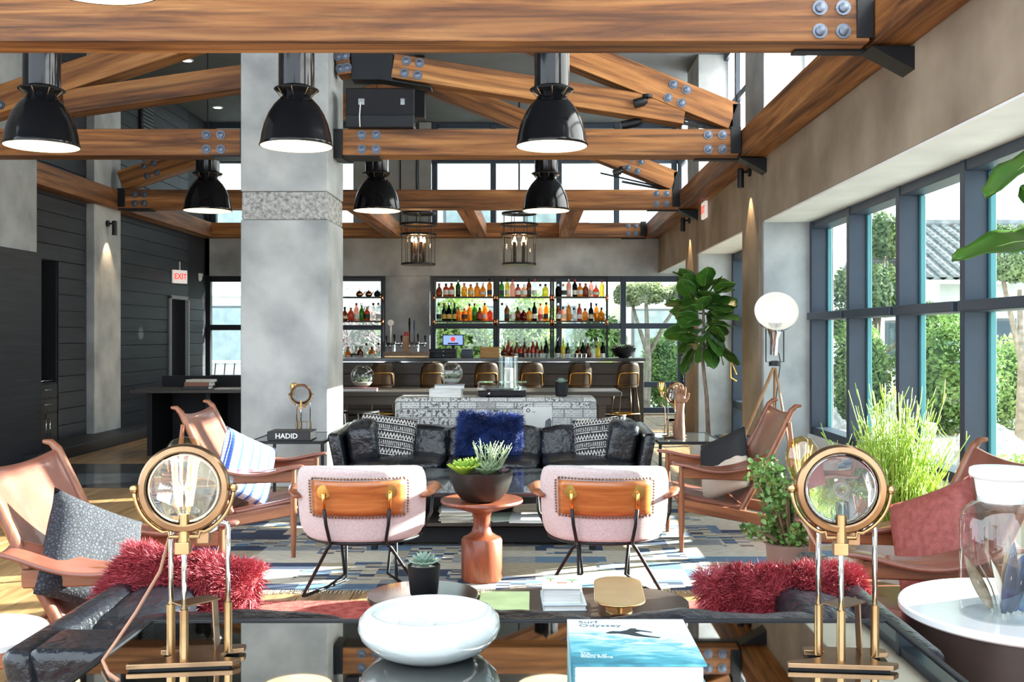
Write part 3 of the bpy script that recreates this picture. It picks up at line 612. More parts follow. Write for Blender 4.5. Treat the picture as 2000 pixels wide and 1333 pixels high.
redf = M('red_fur', (.24,.022,.032), .6, col2=(.42,.055,.07), vscale=7); redc = M('red_cover', (.26,.018,.025), .9, var=.1)
bluf = M('blue_fur', (.008,.02,.11), .6, col2=(.02,.06,.27), vscale=7); bluc = M('blue_cover', (.012,.022,.09), .9, var=.1)
fur('fur_pillow', 'shaggy red fur pillow on the left of the near sofa', (-1.10, 3.10, .605), (-.80, .10, -.15), .46, .40, .16, redc, redf, 26000, .04, 'red fur pillows on the near sofa', 3)
fur('fur_pillow', 'deep red fur pillow on the right of the near sofa', (.765, 3.02, .59), (-.85, -.02, .05), .50, .38, .16, redc, redf, 26000, .038, 'red fur pillows on the near sofa', 8)
fur('fur_pillow', 'fluffy royal blue fur pillow on the far sofa', (ax(956,8.72), 8.66, .575), (-.28, .05, 0), .52, .42, .15, bluc, bluf, 22000, .05, None, 5)
def ikat():
    m, N, L, b = newmat('black_white_ikat'); b.inputs['Roughness'].default_value = .95
    tc = N.new('ShaderNodeTexCoord'); sp_ = N.new('ShaderNodeSeparateXYZ'); L.new(tc.outputs['Object'], sp_.inputs[0])
    def mth(op, a, b_=None, v=None):
        n = N.new('ShaderNodeMath'); n.operation = op
        L.new(a, n.inputs[0]) if not isinstance(a, float) else None
        if b_ is not None: L.new(b_, n.inputs[1])
        if v is not None: n.inputs[1].default_value = v
        return n.outputs[0]
    z = sp_.outputs['Z']; x = sp_.outputs['X']
    band = mth('FRACT', mth('MULTIPLY', z, v=15.0)); idx = mth('FLOOR', mth('MULTIPLY', z, v=15.0))
    alt = mth('FLOORED_MODULO', idx, v=2.0)
    zig = mth('PINGPONG', mth('MULTIPLY', x, v=38.0), v=.5)
    tri = mth('LESS_THAN', mth('ABSOLUTE', mth('SUBTRACT', band, mth('ADD', zig, v=.22))), v=.17)
    dots = mth('MULTIPLY', mth('GREATER_THAN', mth('PINGPONG', mth('MULTIPLY', x, v=62.0), v=.5), v=.28), mth('LESS_THAN', mth('ABSOLUTE', mth('SUBTRACT', band, v=.5)), v=.28))
    mx = N.new('ShaderNodeMix'); mx.data_type = 'FLOAT'; L.new(alt, mx.inputs[0]); L.new(tri, mx.inputs[2]); L.new(dots, mx.inputs[3])
    line = mth('LESS_THAN', band, v=.12)
    fac = mth('MAXIMUM', mx.outputs[0], line)
    n = N.new('ShaderNodeTexNoise'); n.inputs['Scale'].default_value = 90; L.new(tc.outputs['Object'], n.inputs['Vector'])
    f2 = mth('MULTIPLY', fac, mth('GREATER_THAN', n.outputs['Fac'], v=.40))
    c = N.new('ShaderNodeMix'); c.data_type = 'RGBA'; L.new(f2, c.inputs[0]); c.inputs[6].default_value = (.022,.022,.026,1); c.inputs[7].default_value = (.62,.60,.57,1); L.new(c.outputs[2], b.inputs['Base Color'])
    bp = N.new('ShaderNodeBump'); bp.inputs['Strength'].default_value = .5; bp.inputs['Distance'].default_value = .004; L.new(n.outputs['Fac'], bp.inputs['Height']); L.new(bp.outputs[0], b.inputs['Normal']); return m
ik = ikat()
pillow('woven_pillow', 'black and white woven pillow at the left of the far sofa', (ax(757,8.62), 8.60, .565), (-.30,.16,.25), .48, .44, .15, ik, group='woven pillows on the far sofa')
pillow('woven_pillow', 'black and white woven pillow at the right of the far sofa', (ax(1172,8.62), 8.60, .555), (-.30,-.12,-.25), .47, .42, .15, ik, group='woven pillows on the far sofa')
def stripes(name, c1, c2, sc, ax_='X'):
    m, N, L, b = newmat(name); b.inputs['Roughness'].default_value = .9
    tc = N.new('ShaderNodeTexCoord'); w = N.new('ShaderNodeTexWave'); w.bands_direction = ax_; w.inputs['Scale'].default_value = sc; w.inputs['Distortion'].default_value = .5; w.inputs['Detail'].default_value = 1; L.new(tc.outputs['Object'], w.inputs['Vector'])
    w2 = N.new('ShaderNodeTexWave'); w2.bands_direction = 'Z' if ax_ == 'X' else 'X'; w2.inputs['Scale'].default_value = 14; w2.inputs['Distortion'].default_value = 1.5; L.new(tc.outputs['Object'], w2.inputs['Vector'])
    r = ramp(N, L, w.outputs['Fac'], [(0,c2),(.22,c1),(.58,c2),(.66,c1),(.76,c2)])
    mx = N.new('ShaderNodeMix'); mx.data_type = 'RGBA'; mx.blend_type = 'MULTIPLY'; mx.inputs[0].default_value = .25; L.new(r.outputs[0], mx.inputs[6]); L.new(w2.outputs['Color'], mx.inputs[7]); L.new(mx.outputs[2], b.inputs['Base Color']); return m
pillow('striped_pillow', 'blue and white striped pillow on the far left armchair', (-1.90, 6.80, .565), (-.22,.42,.95), .46, .44, .15, stripes('blue_stripes', (.05,.12,.45), (.62,.68,.76), 2.0))
def crackle():
    m, N, L, b = newmat('charcoal_crackle'); b.inputs['Roughness'].default_value = .9
    tc = N.new('ShaderNodeTexCoord'); v = N.new('ShaderNodeTexVoronoi'); v.feature = 'DISTANCE_TO_EDGE'; v.inputs['Scale'].default_value = 75; L.new(tc.outputs['Object'], v.inputs['Vector'])
    r = ramp(N, L, v.outputs['Distance'], [(0,(.010,.010,.013)),(.10,(.032,.036,.048)),(.3,(.055,.062,.08))]); L.new(r.outputs[0], b.inputs['Base Color'])
    bp = N.new('ShaderNodeBump'); bp.inputs['Strength'].default_value = .6; bp.inputs['Distance'].default_value = .004; L.new(v.outputs['Distance'], bp.inputs['Height']); L.new(bp.outputs[0], b.inputs['Normal']); return m
pillow('charcoal_pillow', 'charcoal crackle-patterned pillow on the near left armchair', (-1.80, 4.18, .55), (-.35,.46,1.0), .46, .44, .16, crackle())
def hide():
    m, N, L, b = newmat('black_white_hide'); b.inputs['Roughness'].default_value = .7
    tc = N.new('ShaderNodeTexCoord'); sp_ = N.new('ShaderNodeSeparateXYZ'); L.new(tc.outputs['Object'], sp_.inputs[0])
    n = N.new('ShaderNodeTexNoise'); n.inputs['Scale'].default_value = 5; L.new(tc.outputs['Object'], n.inputs['Vector'])
    a = N.new('ShaderNodeMath'); a.operation = 'MULTIPLY_ADD'; a.inputs[1].default_value = .12; L.new(n.outputs['Fac'], a.inputs[0]); L.new(sp_.outputs['Z'], a.inputs[2])
    r = ramp(N, L, a.outputs[0], [(0,(.58,.47,.38)),(.055,(.012,.012,.014))]); L.new(r.outputs[0], b.inputs['Base Color']); return m
pillow('hide_pillow', 'black and cream hide pillow on the far right armchair', (1.32, 7.05, .555), (-.30,-.40,-.95), .46, .44, .14, hide())
pillow('rust_pillow', 'rust red pillow on the near right armchair', (1.74, 4.42, .57), (-.30,-.42,-1.0), .46, .44, .15, M('rust_cloth', (.22,.045,.035), .55, bump=.3, bscale=160, col2=(.34,.085,.07), vscale=40))
# ------------------------------------------------------------------ sofas
def soft(m, name, parent, bev=.05, seg=3, loc=(0,0,0), rot=(0,0,0)): return m.build(name, blk_leather, parent, loc, rot, smooth=True, bevel=bev, seg=seg)
def crumple(w, d, h, name, parent, loc, rot=(0,0,0), amp=.012, seed=0, puff=.03):
    # a leather cushion: a rounded box whose faces bulge and wrinkle
    bm = bmesh.new(); bmesh.ops.create_cube(bm, size=2); bmesh.ops.subdivide_edges(bm, edges=bm.edges[:], cuts=11, use_grid_fill=True)
    for v in bm.verts:
        x, y, z = v.co; p = 6
        f = (abs(x)**p+abs(y)**p+abs(z)**p)**(-1/p); x, y, z = x*f, y*f, z*f
        bulge = puff*(1-x*x)*(1-y*y)*(1 if z > 0 else 0)+0
        q = Vector((x*w/2, y*d/2, z*h/2+bulge))
        nn = mnoise.noise(Vector((q.x*9+seed, q.y*9, q.z*9)))*amp+mnoise.noise(Vector((q.x*28+seed, q.y*12, q.z*20)))*amp*.45
        v.co = q+Vector((x,y,z)).normalized()*nn
    me = bpy.data.meshes.new(name); bm.to_mesh(me); bm.free(); me.materials.append(blk_leather); me.polygons.foreach_set('use_smooth', [True]*len(me.polygons))
    o = bpy.data.objects.new(name, me); COL.objects.link(o); o.parent = parent; o.location = loc; o.rotation_euler = rot; return o
fs_ = thing('leather_sofa', 'far black leather sofa facing the camera', 'sofa', (-.33, 8.75, .012))
soft(MB().box(-1.20,1.20,-.42,.42,.14,.26), 'base', fs_, .02); soft(MB().box(-1.30,1.30,.30,.46,.12,.61), 'back_frame', fs_, .04)
for s in (-1,1):
    soft(MB().add([(s*1.14,-.45,.12),(s*1.24,-.45,.12),(s*1.24,.46,.12),(s*1.14,.46,.12),(s*1.24,-.47,.64),(s*1.34,-.47,.64),(s*1.34,.48,.66),(s*1.24,.48,.66)],[(0,3,2,1),(4,5,6,7),(0,1,5,4),(1,2,6,5),(2,3,7,6),(3,0,4,7)]), 'arm', fs_, .035)
    crumple(.26,.62,.36,'arm_cushion',fs_,(s*1.07,-.06,.54),(0,s*.15,0),.012,s*3,.02)
    for y in (-.36,.38): MB().tube([(s*1.1,y,0),(s*1.1,y,.14)], .014, 8).build('leg', steel_blk, fs_)
for i in range(3):
    crumple(.78,.70,.17,'seat_cushion',fs_,(-.80+i*.80,-.10,.33),(0,0,0),.008,i*5,.03)
    crumple(.82,.20,.34,'back_cushion',fs_,(-.80+i*.80,.22,.475),(-.16,0,0),.016,i*9+2,.01)
ns = thing('leather_sofa', 'near black leather sofa seen from behind', 'sofa', (-.14, 2.95, .010))
soft(MB().box(-1.02,1.02,-.38,.52,.12,.26), 'base', ns, .02)
soft(MB().add([(-1.0,-.42,.12),(1.0,-.42,.12),(1.0,-.24,.12),(-1.0,-.24,.12),(-1.07,-.53,.69),(1.07,-.53,.69),(1.07,-.33,.695),(-1.07,-.33,.695)],[(0,3,2,1),(4,5,6,7),(0,1,5,4),(1,2,6,5),(2,3,7,6),(3,0,4,7)]), 'back_frame', ns, .03)
for s in (-1,1):
    soft(MB().add([(s*.98,-.44,.12),(s*1.06,-.44,.12),(s*1.06,.55,.12),(s*.98,.55,.12),(s*1.05,-.55,.69),(s*1.13,-.53,.69),(s*1.13,.58,.70),(s*1.04,.58,.70)],[(0,3,2,1),(4,5,6,7),(0,1,5,4),(1,2,6,5),(2,3,7,6),(3,0,4,7)]), 'arm', ns, .03)
    crumple(.25,.80,.34,'arm_cushion',ns,(s*.95,.14,.505),(0,s*.12,0),.012,s*4,.02)
    for y in (-.36,.46): MB().tube([(s*.95,y,0),(s*.95,y,.12)], .014, 8).build('leg', steel_blk, ns)
for i in range(3):
    crumple(.63,.74,.17,'seat_cushion',ns,(-.635+i*.635,.15,.34),(0,0,0),.008,i*5+40,.03)
    crumple(.66,.19,.36,'back_cushion',ns,(-.645+i*.645,-.255,.515),(.13,0,0),.012,i*9+22,.01)
# ------------------------------------------------------------------ pink tub chairs
def tub_chair(label, loc, rz):
    t = thing('tub_chair', label, 'armchair', loc, rz, 'pale pink tub chairs')
    def shell(a, b, off=0):
        x = a*.335*(1-.10*abs(b)**5-.05*(1-b)*.5); z = .545+b*.205*(1-.16*abs(a)**6)
        y = -.20+.14*a*a+.06*abs(a)**5-.035*b
        n = Vector((.8*a, -1, -.15)).normalized()
        return Vector((x, y, z))+n*off
    MB().sheet(lambda u,v: shell(u*2-1, v*2-1), 20, 14).build('back_shell', pinkcloth, t, smooth=True, solid=.085, soff=0, sub=1)
    def pan(u, v): a = (u*2-1)*.66; b = -.24+v*.96; return shell(a, b*.93, .054)
    MB().sheet(pan, 16, 6).build('wood_panel', orangewood, t, smooth=True, solid=.012, soff=0, bevel=0)
    nb = MB(); per = []
    for k in range(30): per.append((-1+2*k/29, -1)); per.append((-1+2*k/29, 1))
    for k in range(1,13): per.append((-1,-1+2*k/13)); per.append((1,-1+2*k/13))
    for a, b in per:
        rr = .94 if abs(a) > .95 and abs(b) > .95 else 1
        p = shell(a*.715*rr, (.24+b*.545*rr)*.93, .050); nb.ball(p, (.0062,.005,.0062), 6, 4)
    nb.build('nailheads', brass_dk, t, smooth=True, kind='stuff')
    crumple_c = MB().lathe([(.05,.0),(.30,.01),(.335,.05),(.33,.10),(.29,.125),(.05,.13)], 28, (0,.13,.33), 1, 1.0); crumple_c.build('seat', pinkcloth, t, smooth=True)
    MB().tube([( .31*math.cos(a), .10+.30*math.sin(a), .335) for a in [2*PI*k/28 for k in range(28)]], .009, 8, closed=True).build('seat_ring', steel_blk, t, smooth=True)
    for s in (-1,1):
        p = shell(s*.46, .40, .062); q = shell(s*.44, .13, .078)
        MB().lathe([(.037,0),(.037,.006),(.001,.007)], 20, p, M=Matrix.Rotation(PI/2,3,'X')).build('brass_disc', gold, t, smooth=40)
        MB().tube([p+Vector((0,-.005,0)), p+Vector((0,-.022,-.012)), q+Vector((0,-.012,-.03))], .0095, 8).build('brass_rod', gold, t, smooth=True)
        MB().tube([q+Vector((0,-.012,-.03)), shell(s*.42,-.45,.085), shell(s*.41,-.86,.075), (s*.15,-.17,.33)], .0095, 8).build('back_rod', steel_blk, t, smooth=True)
        foot = [(s*.145,-.17,.335),(s*.17,-.15,.30),(s*.315,-.01,.035),(s*.325,.0,.016),(s*.315,.03,.009),(s*.155,.365,.009),(s*.145,.385,.02),(s*.145,.385,.05),(s*.145,.375,.335)]
        MB().tube(foot, .0095, 8).build('leg', steel_blk, t, smooth=True)
        MB().tube([(s*.145,.14,.34),(s*.12,.14,.10),(s*.225,.20,.012)], .008, 8).build('leg', steel_blk, t, smooth=True)
        MB().tube([(s*.31,.12,.335),(s*.365,.12,.45),(s*.375,.12,.575)], .009, 8).build('arm_rod', steel_blk, t, smooth=True)
        MB().tube([(s*.335,-.12,.575),(s*.365,-.04,.585),(s*.385,.12,.59),(s*.37,.27,.585),(s*.345,.33,.58)], [.02,.035,.042,.036,.02], 10, flat=.5).build('armrest', walnut, t, smooth=True)
    return t
c0 = tub_chair('pale pink tub chair with wood back panel, left of the pair', (ax(706,5.55), 5.60, .012), .04)
dup(c0, (ax(1181,5.55), 5.60, .012), -.06, 'pale pink tub chair with wood back panel, right of the pair')
# ------------------------------------------------------------------ tables
pt = thing('pedestal_table', 'turned reddish wood pedestal table between the pink chairs', 'table', (ax(941,6.02), 6.02, .012))
MB().lathe([(.115,0),(.121,.01),(.121,.235),(.112,.25)], 32).build('base_drum', pedestal_wood, pt, smooth=40)
MB().lathe([(.112,.25),(.085,.262),(.062,.28),(.05,.32),(.05,.37),(.058,.395),(.09,.41)], 32).build('neck', pedestal_wood, pt, smooth=50)
MB().lathe([(.085,.405),(.15,.425),(.235,.452),(.243,.462),(.240,.474),(.225,.472),(.13,.462),(.001,.460)], 40).build('dish_top', pedestal_wood, pt, smooth=40)
ct = thing('coffee_table', 'low black glass coffee table before the far sofa', 'table', (-.33, 7.46, .012))
MB().box(-.76,.76,-.62,.62,.355,.385).build('glass_top', M('table_glass',(.10,.11,.12),.04,.75,var=.02), ct, bevel=.004)
MB().box(-.72,.72,-.58,.58,.15,.175).build('shelf', darkbar, ct, bevel=.004); MB().box(-.70,.70,-.50,.56,.03,.13).build('plinth', matte_blk, ct)
for sx in (-1,1):
    for sy in (-1,1): MB().box(sx*.73-.02,sx*.73+.02,sy*.59-.02,sy*.59+.02,0,.355).build('leg', steel_blk, ct, bevel=.003)
def bookmat(name, col, rough=.5): return M('cover_'+name, col, rough, var=.12, vscale=8)
def book(name, label, loc, rz, w, d, h, cover, cat='book', group=None, spine='x'):
    t = thing(name, label, cat, loc, rz, group); c = .0025 if h < .03 else .004
    MB().box(-w/2,w/2,-d/2,d/2,0,c).box(-w/2,w/2,-d/2,d/2,h-c,h).box(-w/2,-w/2+c,-d/2,d/2,c,h-c).build('cover', cover, t, bevel=.0008, seg=1)
    MB().box(-w/2+c,w/2-.006,-d/2+.005,d/2-.005,c,h-c).build('pages', paper, t)
    return t
def papers(name, label, loc, rz, w, d, n, mats, cat='magazines'):
    t = thing(name, label, cat, loc, rz); z = 0
    for i in range(n):
        h = rnd.uniform(.006,.012); MB().box(-w/2,w/2,-d/2,d/2,z,z+h-.0006).build('issue', mats[i%len(mats)], t, (rnd.uniform(-.012,.012), rnd.uniform(-.012,.012), 0), (0,0,rnd.uniform(-.12,.12))); z += h
    return t
sh = .012+.175
papers('magazine_stack', 'stack of old papers on the coffee table shelf', (ax(893,7.05), 7.02, sh), .1, .22, .28, 9, [M('old_paper',(.50,.46,.36),.9,var=.15), M('old_paper_dark',(.32,.30,.25),.9,var=.15), paper])
book('open_magazine', 'pale magazine lying on the shelf behind the pedestal', (ax(985,7.1), 7.08, sh), .3, .24, .30, .012, bookmat('plant', (.45,.52,.42)), 'magazine')
book('art_book', 'large white book on the right of the table shelf', (ax(1040,7.0), 7.02, sh), -.05, .30, .30, .02, bookmat('white', (.72,.72,.70)))
# marble drum table and black stadium table by the near sofa
mt_ = thing('marble_table', 'small round black marble table with a potted succulent', 'table', (ax(826,4.14), 4.14, .01))
marble = M('black_marble', (.008,.009,.011), .1, col2=(.035,.036,.04), vscale=9, coat=.5, lo=.55, hi=.75)
MB().lathe([(.19,.36),(.222,.372),(.226,.385),(.222,.395),(.001,.395)], 40).build('top', marble, mt_, smooth=40); MB().tube([(0,0,.01),(0,0,.37)], .018, 10).build('stem', steel_blk, mt_, smooth=True); MB().lathe([(.15,0),(.15,.012),(.02,.02)], 32).build('foot', steel_blk, mt_, smooth=40)
def stadium(L, r, n=14): return [( L/2+r*math.cos(a), r*math.sin(a)) for a in [-PI/2+PI*k/n for k in range(n+1)]]+[(-L/2+r*math.cos(a), r*math.sin(a)) for a in [PI/2+PI*k/n for k in range(n+1)]]
st = thing('oval_coffee_table', 'dark oval coffee table holding books beside the near sofa', 'table', (.19, 4.10, .01))
MB().prism(stadium(.42, .225), .345, .375).build('top', M('dark_oak',(.028,.02,.016),.4,col2=(.05,.036,.028),vscale=5,stretch=(1,8,8)), st, bevel=.006)
for s in (-1,1):
    for q in (-1,1): MB().tube([(s*.24,q*.12,.35),(s*.30,q*.16,0)], [.016,.011], 8).build('leg', steel_blk, st, smooth=True)
zt = .01+.375
book('green_folder', 'pale lime green folder lying on the oval table', (ax(985,4.08), 4.09, zt), 0, .20, .28, .006, bookmat('lime', (.55,.68,.34)), 'folder')
book('book', 'white book with blue edge at the bottom of the small stack', (ax(1100,4.05), 4.07, zt), .04, .17, .24, .022, bookmat('paleblue', (.55,.62,.66)))
tb = book('book', 'thick book with tree picture cover on the small stack', (ax(1098,4.05), 4.08, zt+.022), -.03, .155, .22, .06, bookmat('treecover', (.62,.70,.62)))
gr = M('print_green', (.05,.22,.09), .6, var=.2); rd = M('print_red', (.5,.08,.05), .6, var=.1)
for x, y, s in ((-.045,.05,.022),(.04,.03,.026)):
    MB().lathe([(s,.0602),(.001,.0606)],10,(x,y,0),1,.6,cap=False).build('printed_tree', gr, tb); MB().box(x-.004,x+.004,y-.05,y,.0601,.0605).build('printed_trunk', rd, tb)
MB().box(-.02,.02,-.03,-.005,.0601,.0605).build('printed_house', rd, tb)
tr_ = thing('brass_tray', 'brass oval tray raised on a short foot on the oval table', 'tray', (.335, 3.98, .385), 1.52)
MB().prism(stadium(.28, .095), .065, .073).build('tray', M('satin_brass',(.60,.42,.17),.3,1,col2=(.72,.53,.25),vscale=5), tr_, bevel=.003); MB().tube([(0,0,.01),(0,0,.065)], .012, 8).build('stem', brass, tr_, smooth=True); MB().prism(stadium(.12,.05), 0, .01).build('foot', brass, tr_, bevel=.002)
def metal_side(label, x0, x1, y0, y1, z):
    t = thing('side_table', label, 'side table', ((x0+x1)/2, (y0+y1)/2, .0)); w, d = (x1-x0)/2, (y1-y0)/2; m = .012
    for sx in (-1,1):
        for sy in (-1,1): MB().box(sx*w-m,sx*w+m,sy*d-m,sy*d+m,0.0,z).build('leg', steel_blk, t)
    for sy in (-1,1): MB().box(-w+m,w-m,sy*d-m,sy*d+m,z-.024,z).build('rail', steel_blk, t)
    for sx in (-1,1): MB().box(sx*w-m,sx*w+m,-d+m,d-m,z-.024,z).build('rail', steel_blk, t)
    MB().box(-w+m,w-m,-d+m,d-m,z-.010,z-.002).build('glass_top', M('side_glass',(.14,.16,.16),.03,.6,var=.02), t)
    return t
metal_side('black metal and glass side table before the pillar', ax(492,8.55), ax(632,8.55), 8.5, 9.3, .57)
metal_side('black metal and glass side table right of the far sofa', ax(1288,8.5), ax(1408,8.5), 8.45, 9.25, .57)
hb = book('book', 'black book with white HADID spine on the left side table', (ax(568,8.6), 8.66, .57), 0, .36, .26, .075, bookmat('black', (.012,.012,.014)))
MB().box(-.18,.18,-.13,-.127,.002,.073).build('spine', MATS['cover_black'], hb); text('spine_lettering', 'HADID', .06, M('ink_white',(.85,.85,.83),.6,var=.02), hb, (-.02,-.1312,.037), (PI/2,0,0), .0005, True)
wt = thing('round_side_table', 'round white topped side table with dark drum at the right', 'side table', (1.37, 2.83, .0))
MB().lathe([(.335,.675),(.34,.68),(.34,.695),(.335,.70),(.001,.70)], 56).build('top', M('white_marble',(.72,.72,.72),.18,col2=(.82,.82,.81),vscale=4,coat=.3), wt, smooth=35); MB().lathe([(.33,.56),(.33,.675)], 56).build('drum', M('dark_walnut',(.035,.022,.017),.4,var=.2,vscale=8), wt, smooth=35)
for k in range(3): a = k*2*PI/3+2.2; MB().tube([(.27*math.cos(a),.27*math.sin(a),.57),(.27*math.cos(a),.27*math.sin(a),.0)], .025, 10).build('leg', walnut_z, wt, smooth=True)
wt = thing('round_side_table', 'small round white table at the left edge', 'side table', (-1.60, 2.93, .0))
MB().lathe([(.195,.575),(.20,.58),(.20,.595),(.195,.60),(.001,.60)], 48).build('top', MATS['white_marble'], wt, smooth=35); MB().tube([(0,0,.0),(0,0,.58)], .03, 10).build('stem', steel_blk, wt, smooth=True); MB().lathe([(.15,0),(.15,.012),(.03,.02)], 32).build('foot', steel_blk, wt, smooth=40)
# ------------------------------------------------------------------ near console and what stands on it
ZC = .80
co = thing('mirror_console', 'mirror-topped black console table in the foreground', 'table', (-.03, 1.99, 0))
MB().box(-.83,.83,-.33,.33,ZC-.012,ZC).build('mirror_top', mirror, co, bevel=.003)
bxs = [(-.85,.85,.33,.345,ZC-.03,ZC+.004),(-.85,.85,-.345,-.33,ZC-.03,ZC+.004),(.83,.845,-.33,.33,ZC-.03,ZC+.004),(-.845,-.83,-.33,.33,ZC-.03,ZC+.004)]
for b in bxs: MB().box(*b).build('frame_rail', steel_blk, co, bevel=.003)
for sx in (-1,1):
    for sy in (-1,1): MB().box(sx*.835-.012,sx*.835+.012,sy*.333-.012,sy*.333+.012,.01,ZC-.03).build('leg', steel_blk, co)
bw = thing('ceramic_bowl', 'white crackle-glazed ceramic bowl on the mirror console', 'bowl', (ax(839,2.08), 2.08, ZC))
MB().lathe([(.07,0),(.085,.003),(.115,.018),(.137,.04),(.144,.058),(.141,.076),(.128,.090),(.118,.093),(.113,.090),(.117,.080),(.118,.073)], 56, cap=True).build('bowl_body', white_ceramic, bw, smooth=True)
def wax(u, v):
    a = 2*PI*u; r = .1185*v; x, y = r*math.cos(a), r*math.sin(a)
    h = .076-.004*mnoise.noise(Vector((x*25,y*25,1)))
    for cx, cy_, cr in ((-.03,-.02,.028),(.045,-.035,.03),(.02,.05,.026)):
        d = math.hypot(x-cx,y-cy_); h -= .014*math.exp(-(d/cr)**4)
    return (x, y, h)
MB().sheet(wax, 48, 24).build('wax_filling', M('white_wax',(.58,.60,.57),.3,var=.05), bw, smooth=True)
for cx, cy_ in ((-.03,-.02),(.045,-.035),(.02,.05)): MB().tube([(cx,cy_,.058),(cx+.001,cy_,.068)], .0012, 5).build('wick', matte_blk, bw)
# surf book stack
def sea():
    m, N, L, b = newmat('sea_cover'); b.inputs['Roughness'].default_value = .35
    tc = N.new('ShaderNodeTexCoord'); sp_ = N.new('ShaderNodeSeparateXYZ'); L.new(tc.outputs['Object'], sp_.inputs[0])
    mp = N.new('ShaderNodeMapping'); mp.inputs['Scale'].default_value = (14,40,1); mp.inputs['Rotation'].default_value = (0,0,.12); L.new(tc.outputs['Object'], mp.inputs[0])
    n = N.new('ShaderNodeTexNoise'); n.inputs['Scale'].default_value = 1; n.inputs['Detail'].default_value = 8; n.inputs['Distortion'].default_value = .8; L.new(mp.outputs[0], n.inputs['Vector'])
    a = N.new('ShaderNodeMath'); a.operation = 'MULTIPLY_ADD'; a.inputs[1].default_value = 3.2; a.inputs[2].default_value = .12; L.new(sp_.outputs['Y'], a.inputs[0])
    x2 = N.new('ShaderNodeMath'); x2.operation = 'MULTIPLY_ADD'; x2.inputs[1].default_value = 1.2; L.new(sp_.outputs['X'], x2.inputs[0]); L.new(a.outputs[0], x2.inputs[2])
    s = N.new('ShaderNodeMath'); s.operation = 'MULTIPLY_ADD'; s.inputs[1].default_value = .75; L.new(n.outputs['Fac'], s.inputs[0]); L.new(x2.outputs[0], s.inputs[2])
    r = N.new('ShaderNodeValToRGB'); e = r.color_ramp.elements; e[0].position = .0; e[0].color = (.02,.16,.22,1); e[1].position = .95; e[1].color = (.62,.70,.72,1)
    for p, c in ((.22,(.06,.34,.42)),(.36,(.35,.60,.66)),(.44,(.10,.40,.48)),(.56,(.55,.68,.71))): k = e.new(p); k.color = (*c,1)
    L.new(s.outputs[0], r.inputs[0]); L.new(r.outputs[0], b.inputs['Base Color']); return m
bk2 = book('book', 'thick pale teal book under the surfing book', (.187, 1.905, ZC), 0, .235, .285, .040, bookmat('teal', (.30,.52,.54)))
sb = book('surf_book', 'large surfing picture book with teal sea cover on the console', (.185, 1.905, ZC+.04), .0, .232, .283, .042, sea())
ink = M('ink_grey', (.07,.09,.10), .6, var=.05); inkw = MATS['ink_white']
text('title', 'Surf\nOdyssey', .024, ink, sb, (-.095,.107,.0422), (0,0,0), .0002, False, 'LEFT')
text('subtitle', 'The\nCulture of\nWave Riding', .011, inkw, sb, (-.1,-.088,.0422), (0,0,0), .0002, False, 'LEFT')
sur = MB().prism([(-.052,.022),(-.044,.028),(-.030,.026),(-.016,.034),(-.008,.046),(.002,.046),(.004,.038),(.02,.030),(.032,.022),(.030,.018),(.010,.026),(-.002,.020),(.012,.004),(.028,-.006),(.044,-.012),(.04,-.017),(.014,-.010),(-.004,-.004),(-.018,.006),(-.034,.012),(-.050,.012),(-.058,.016)], .0421, .0424)
sur.build('surfer_print', M('surfer_dark',(.02,.03,.035),.5,var=.1), sb, loc=(.012,.03,0))
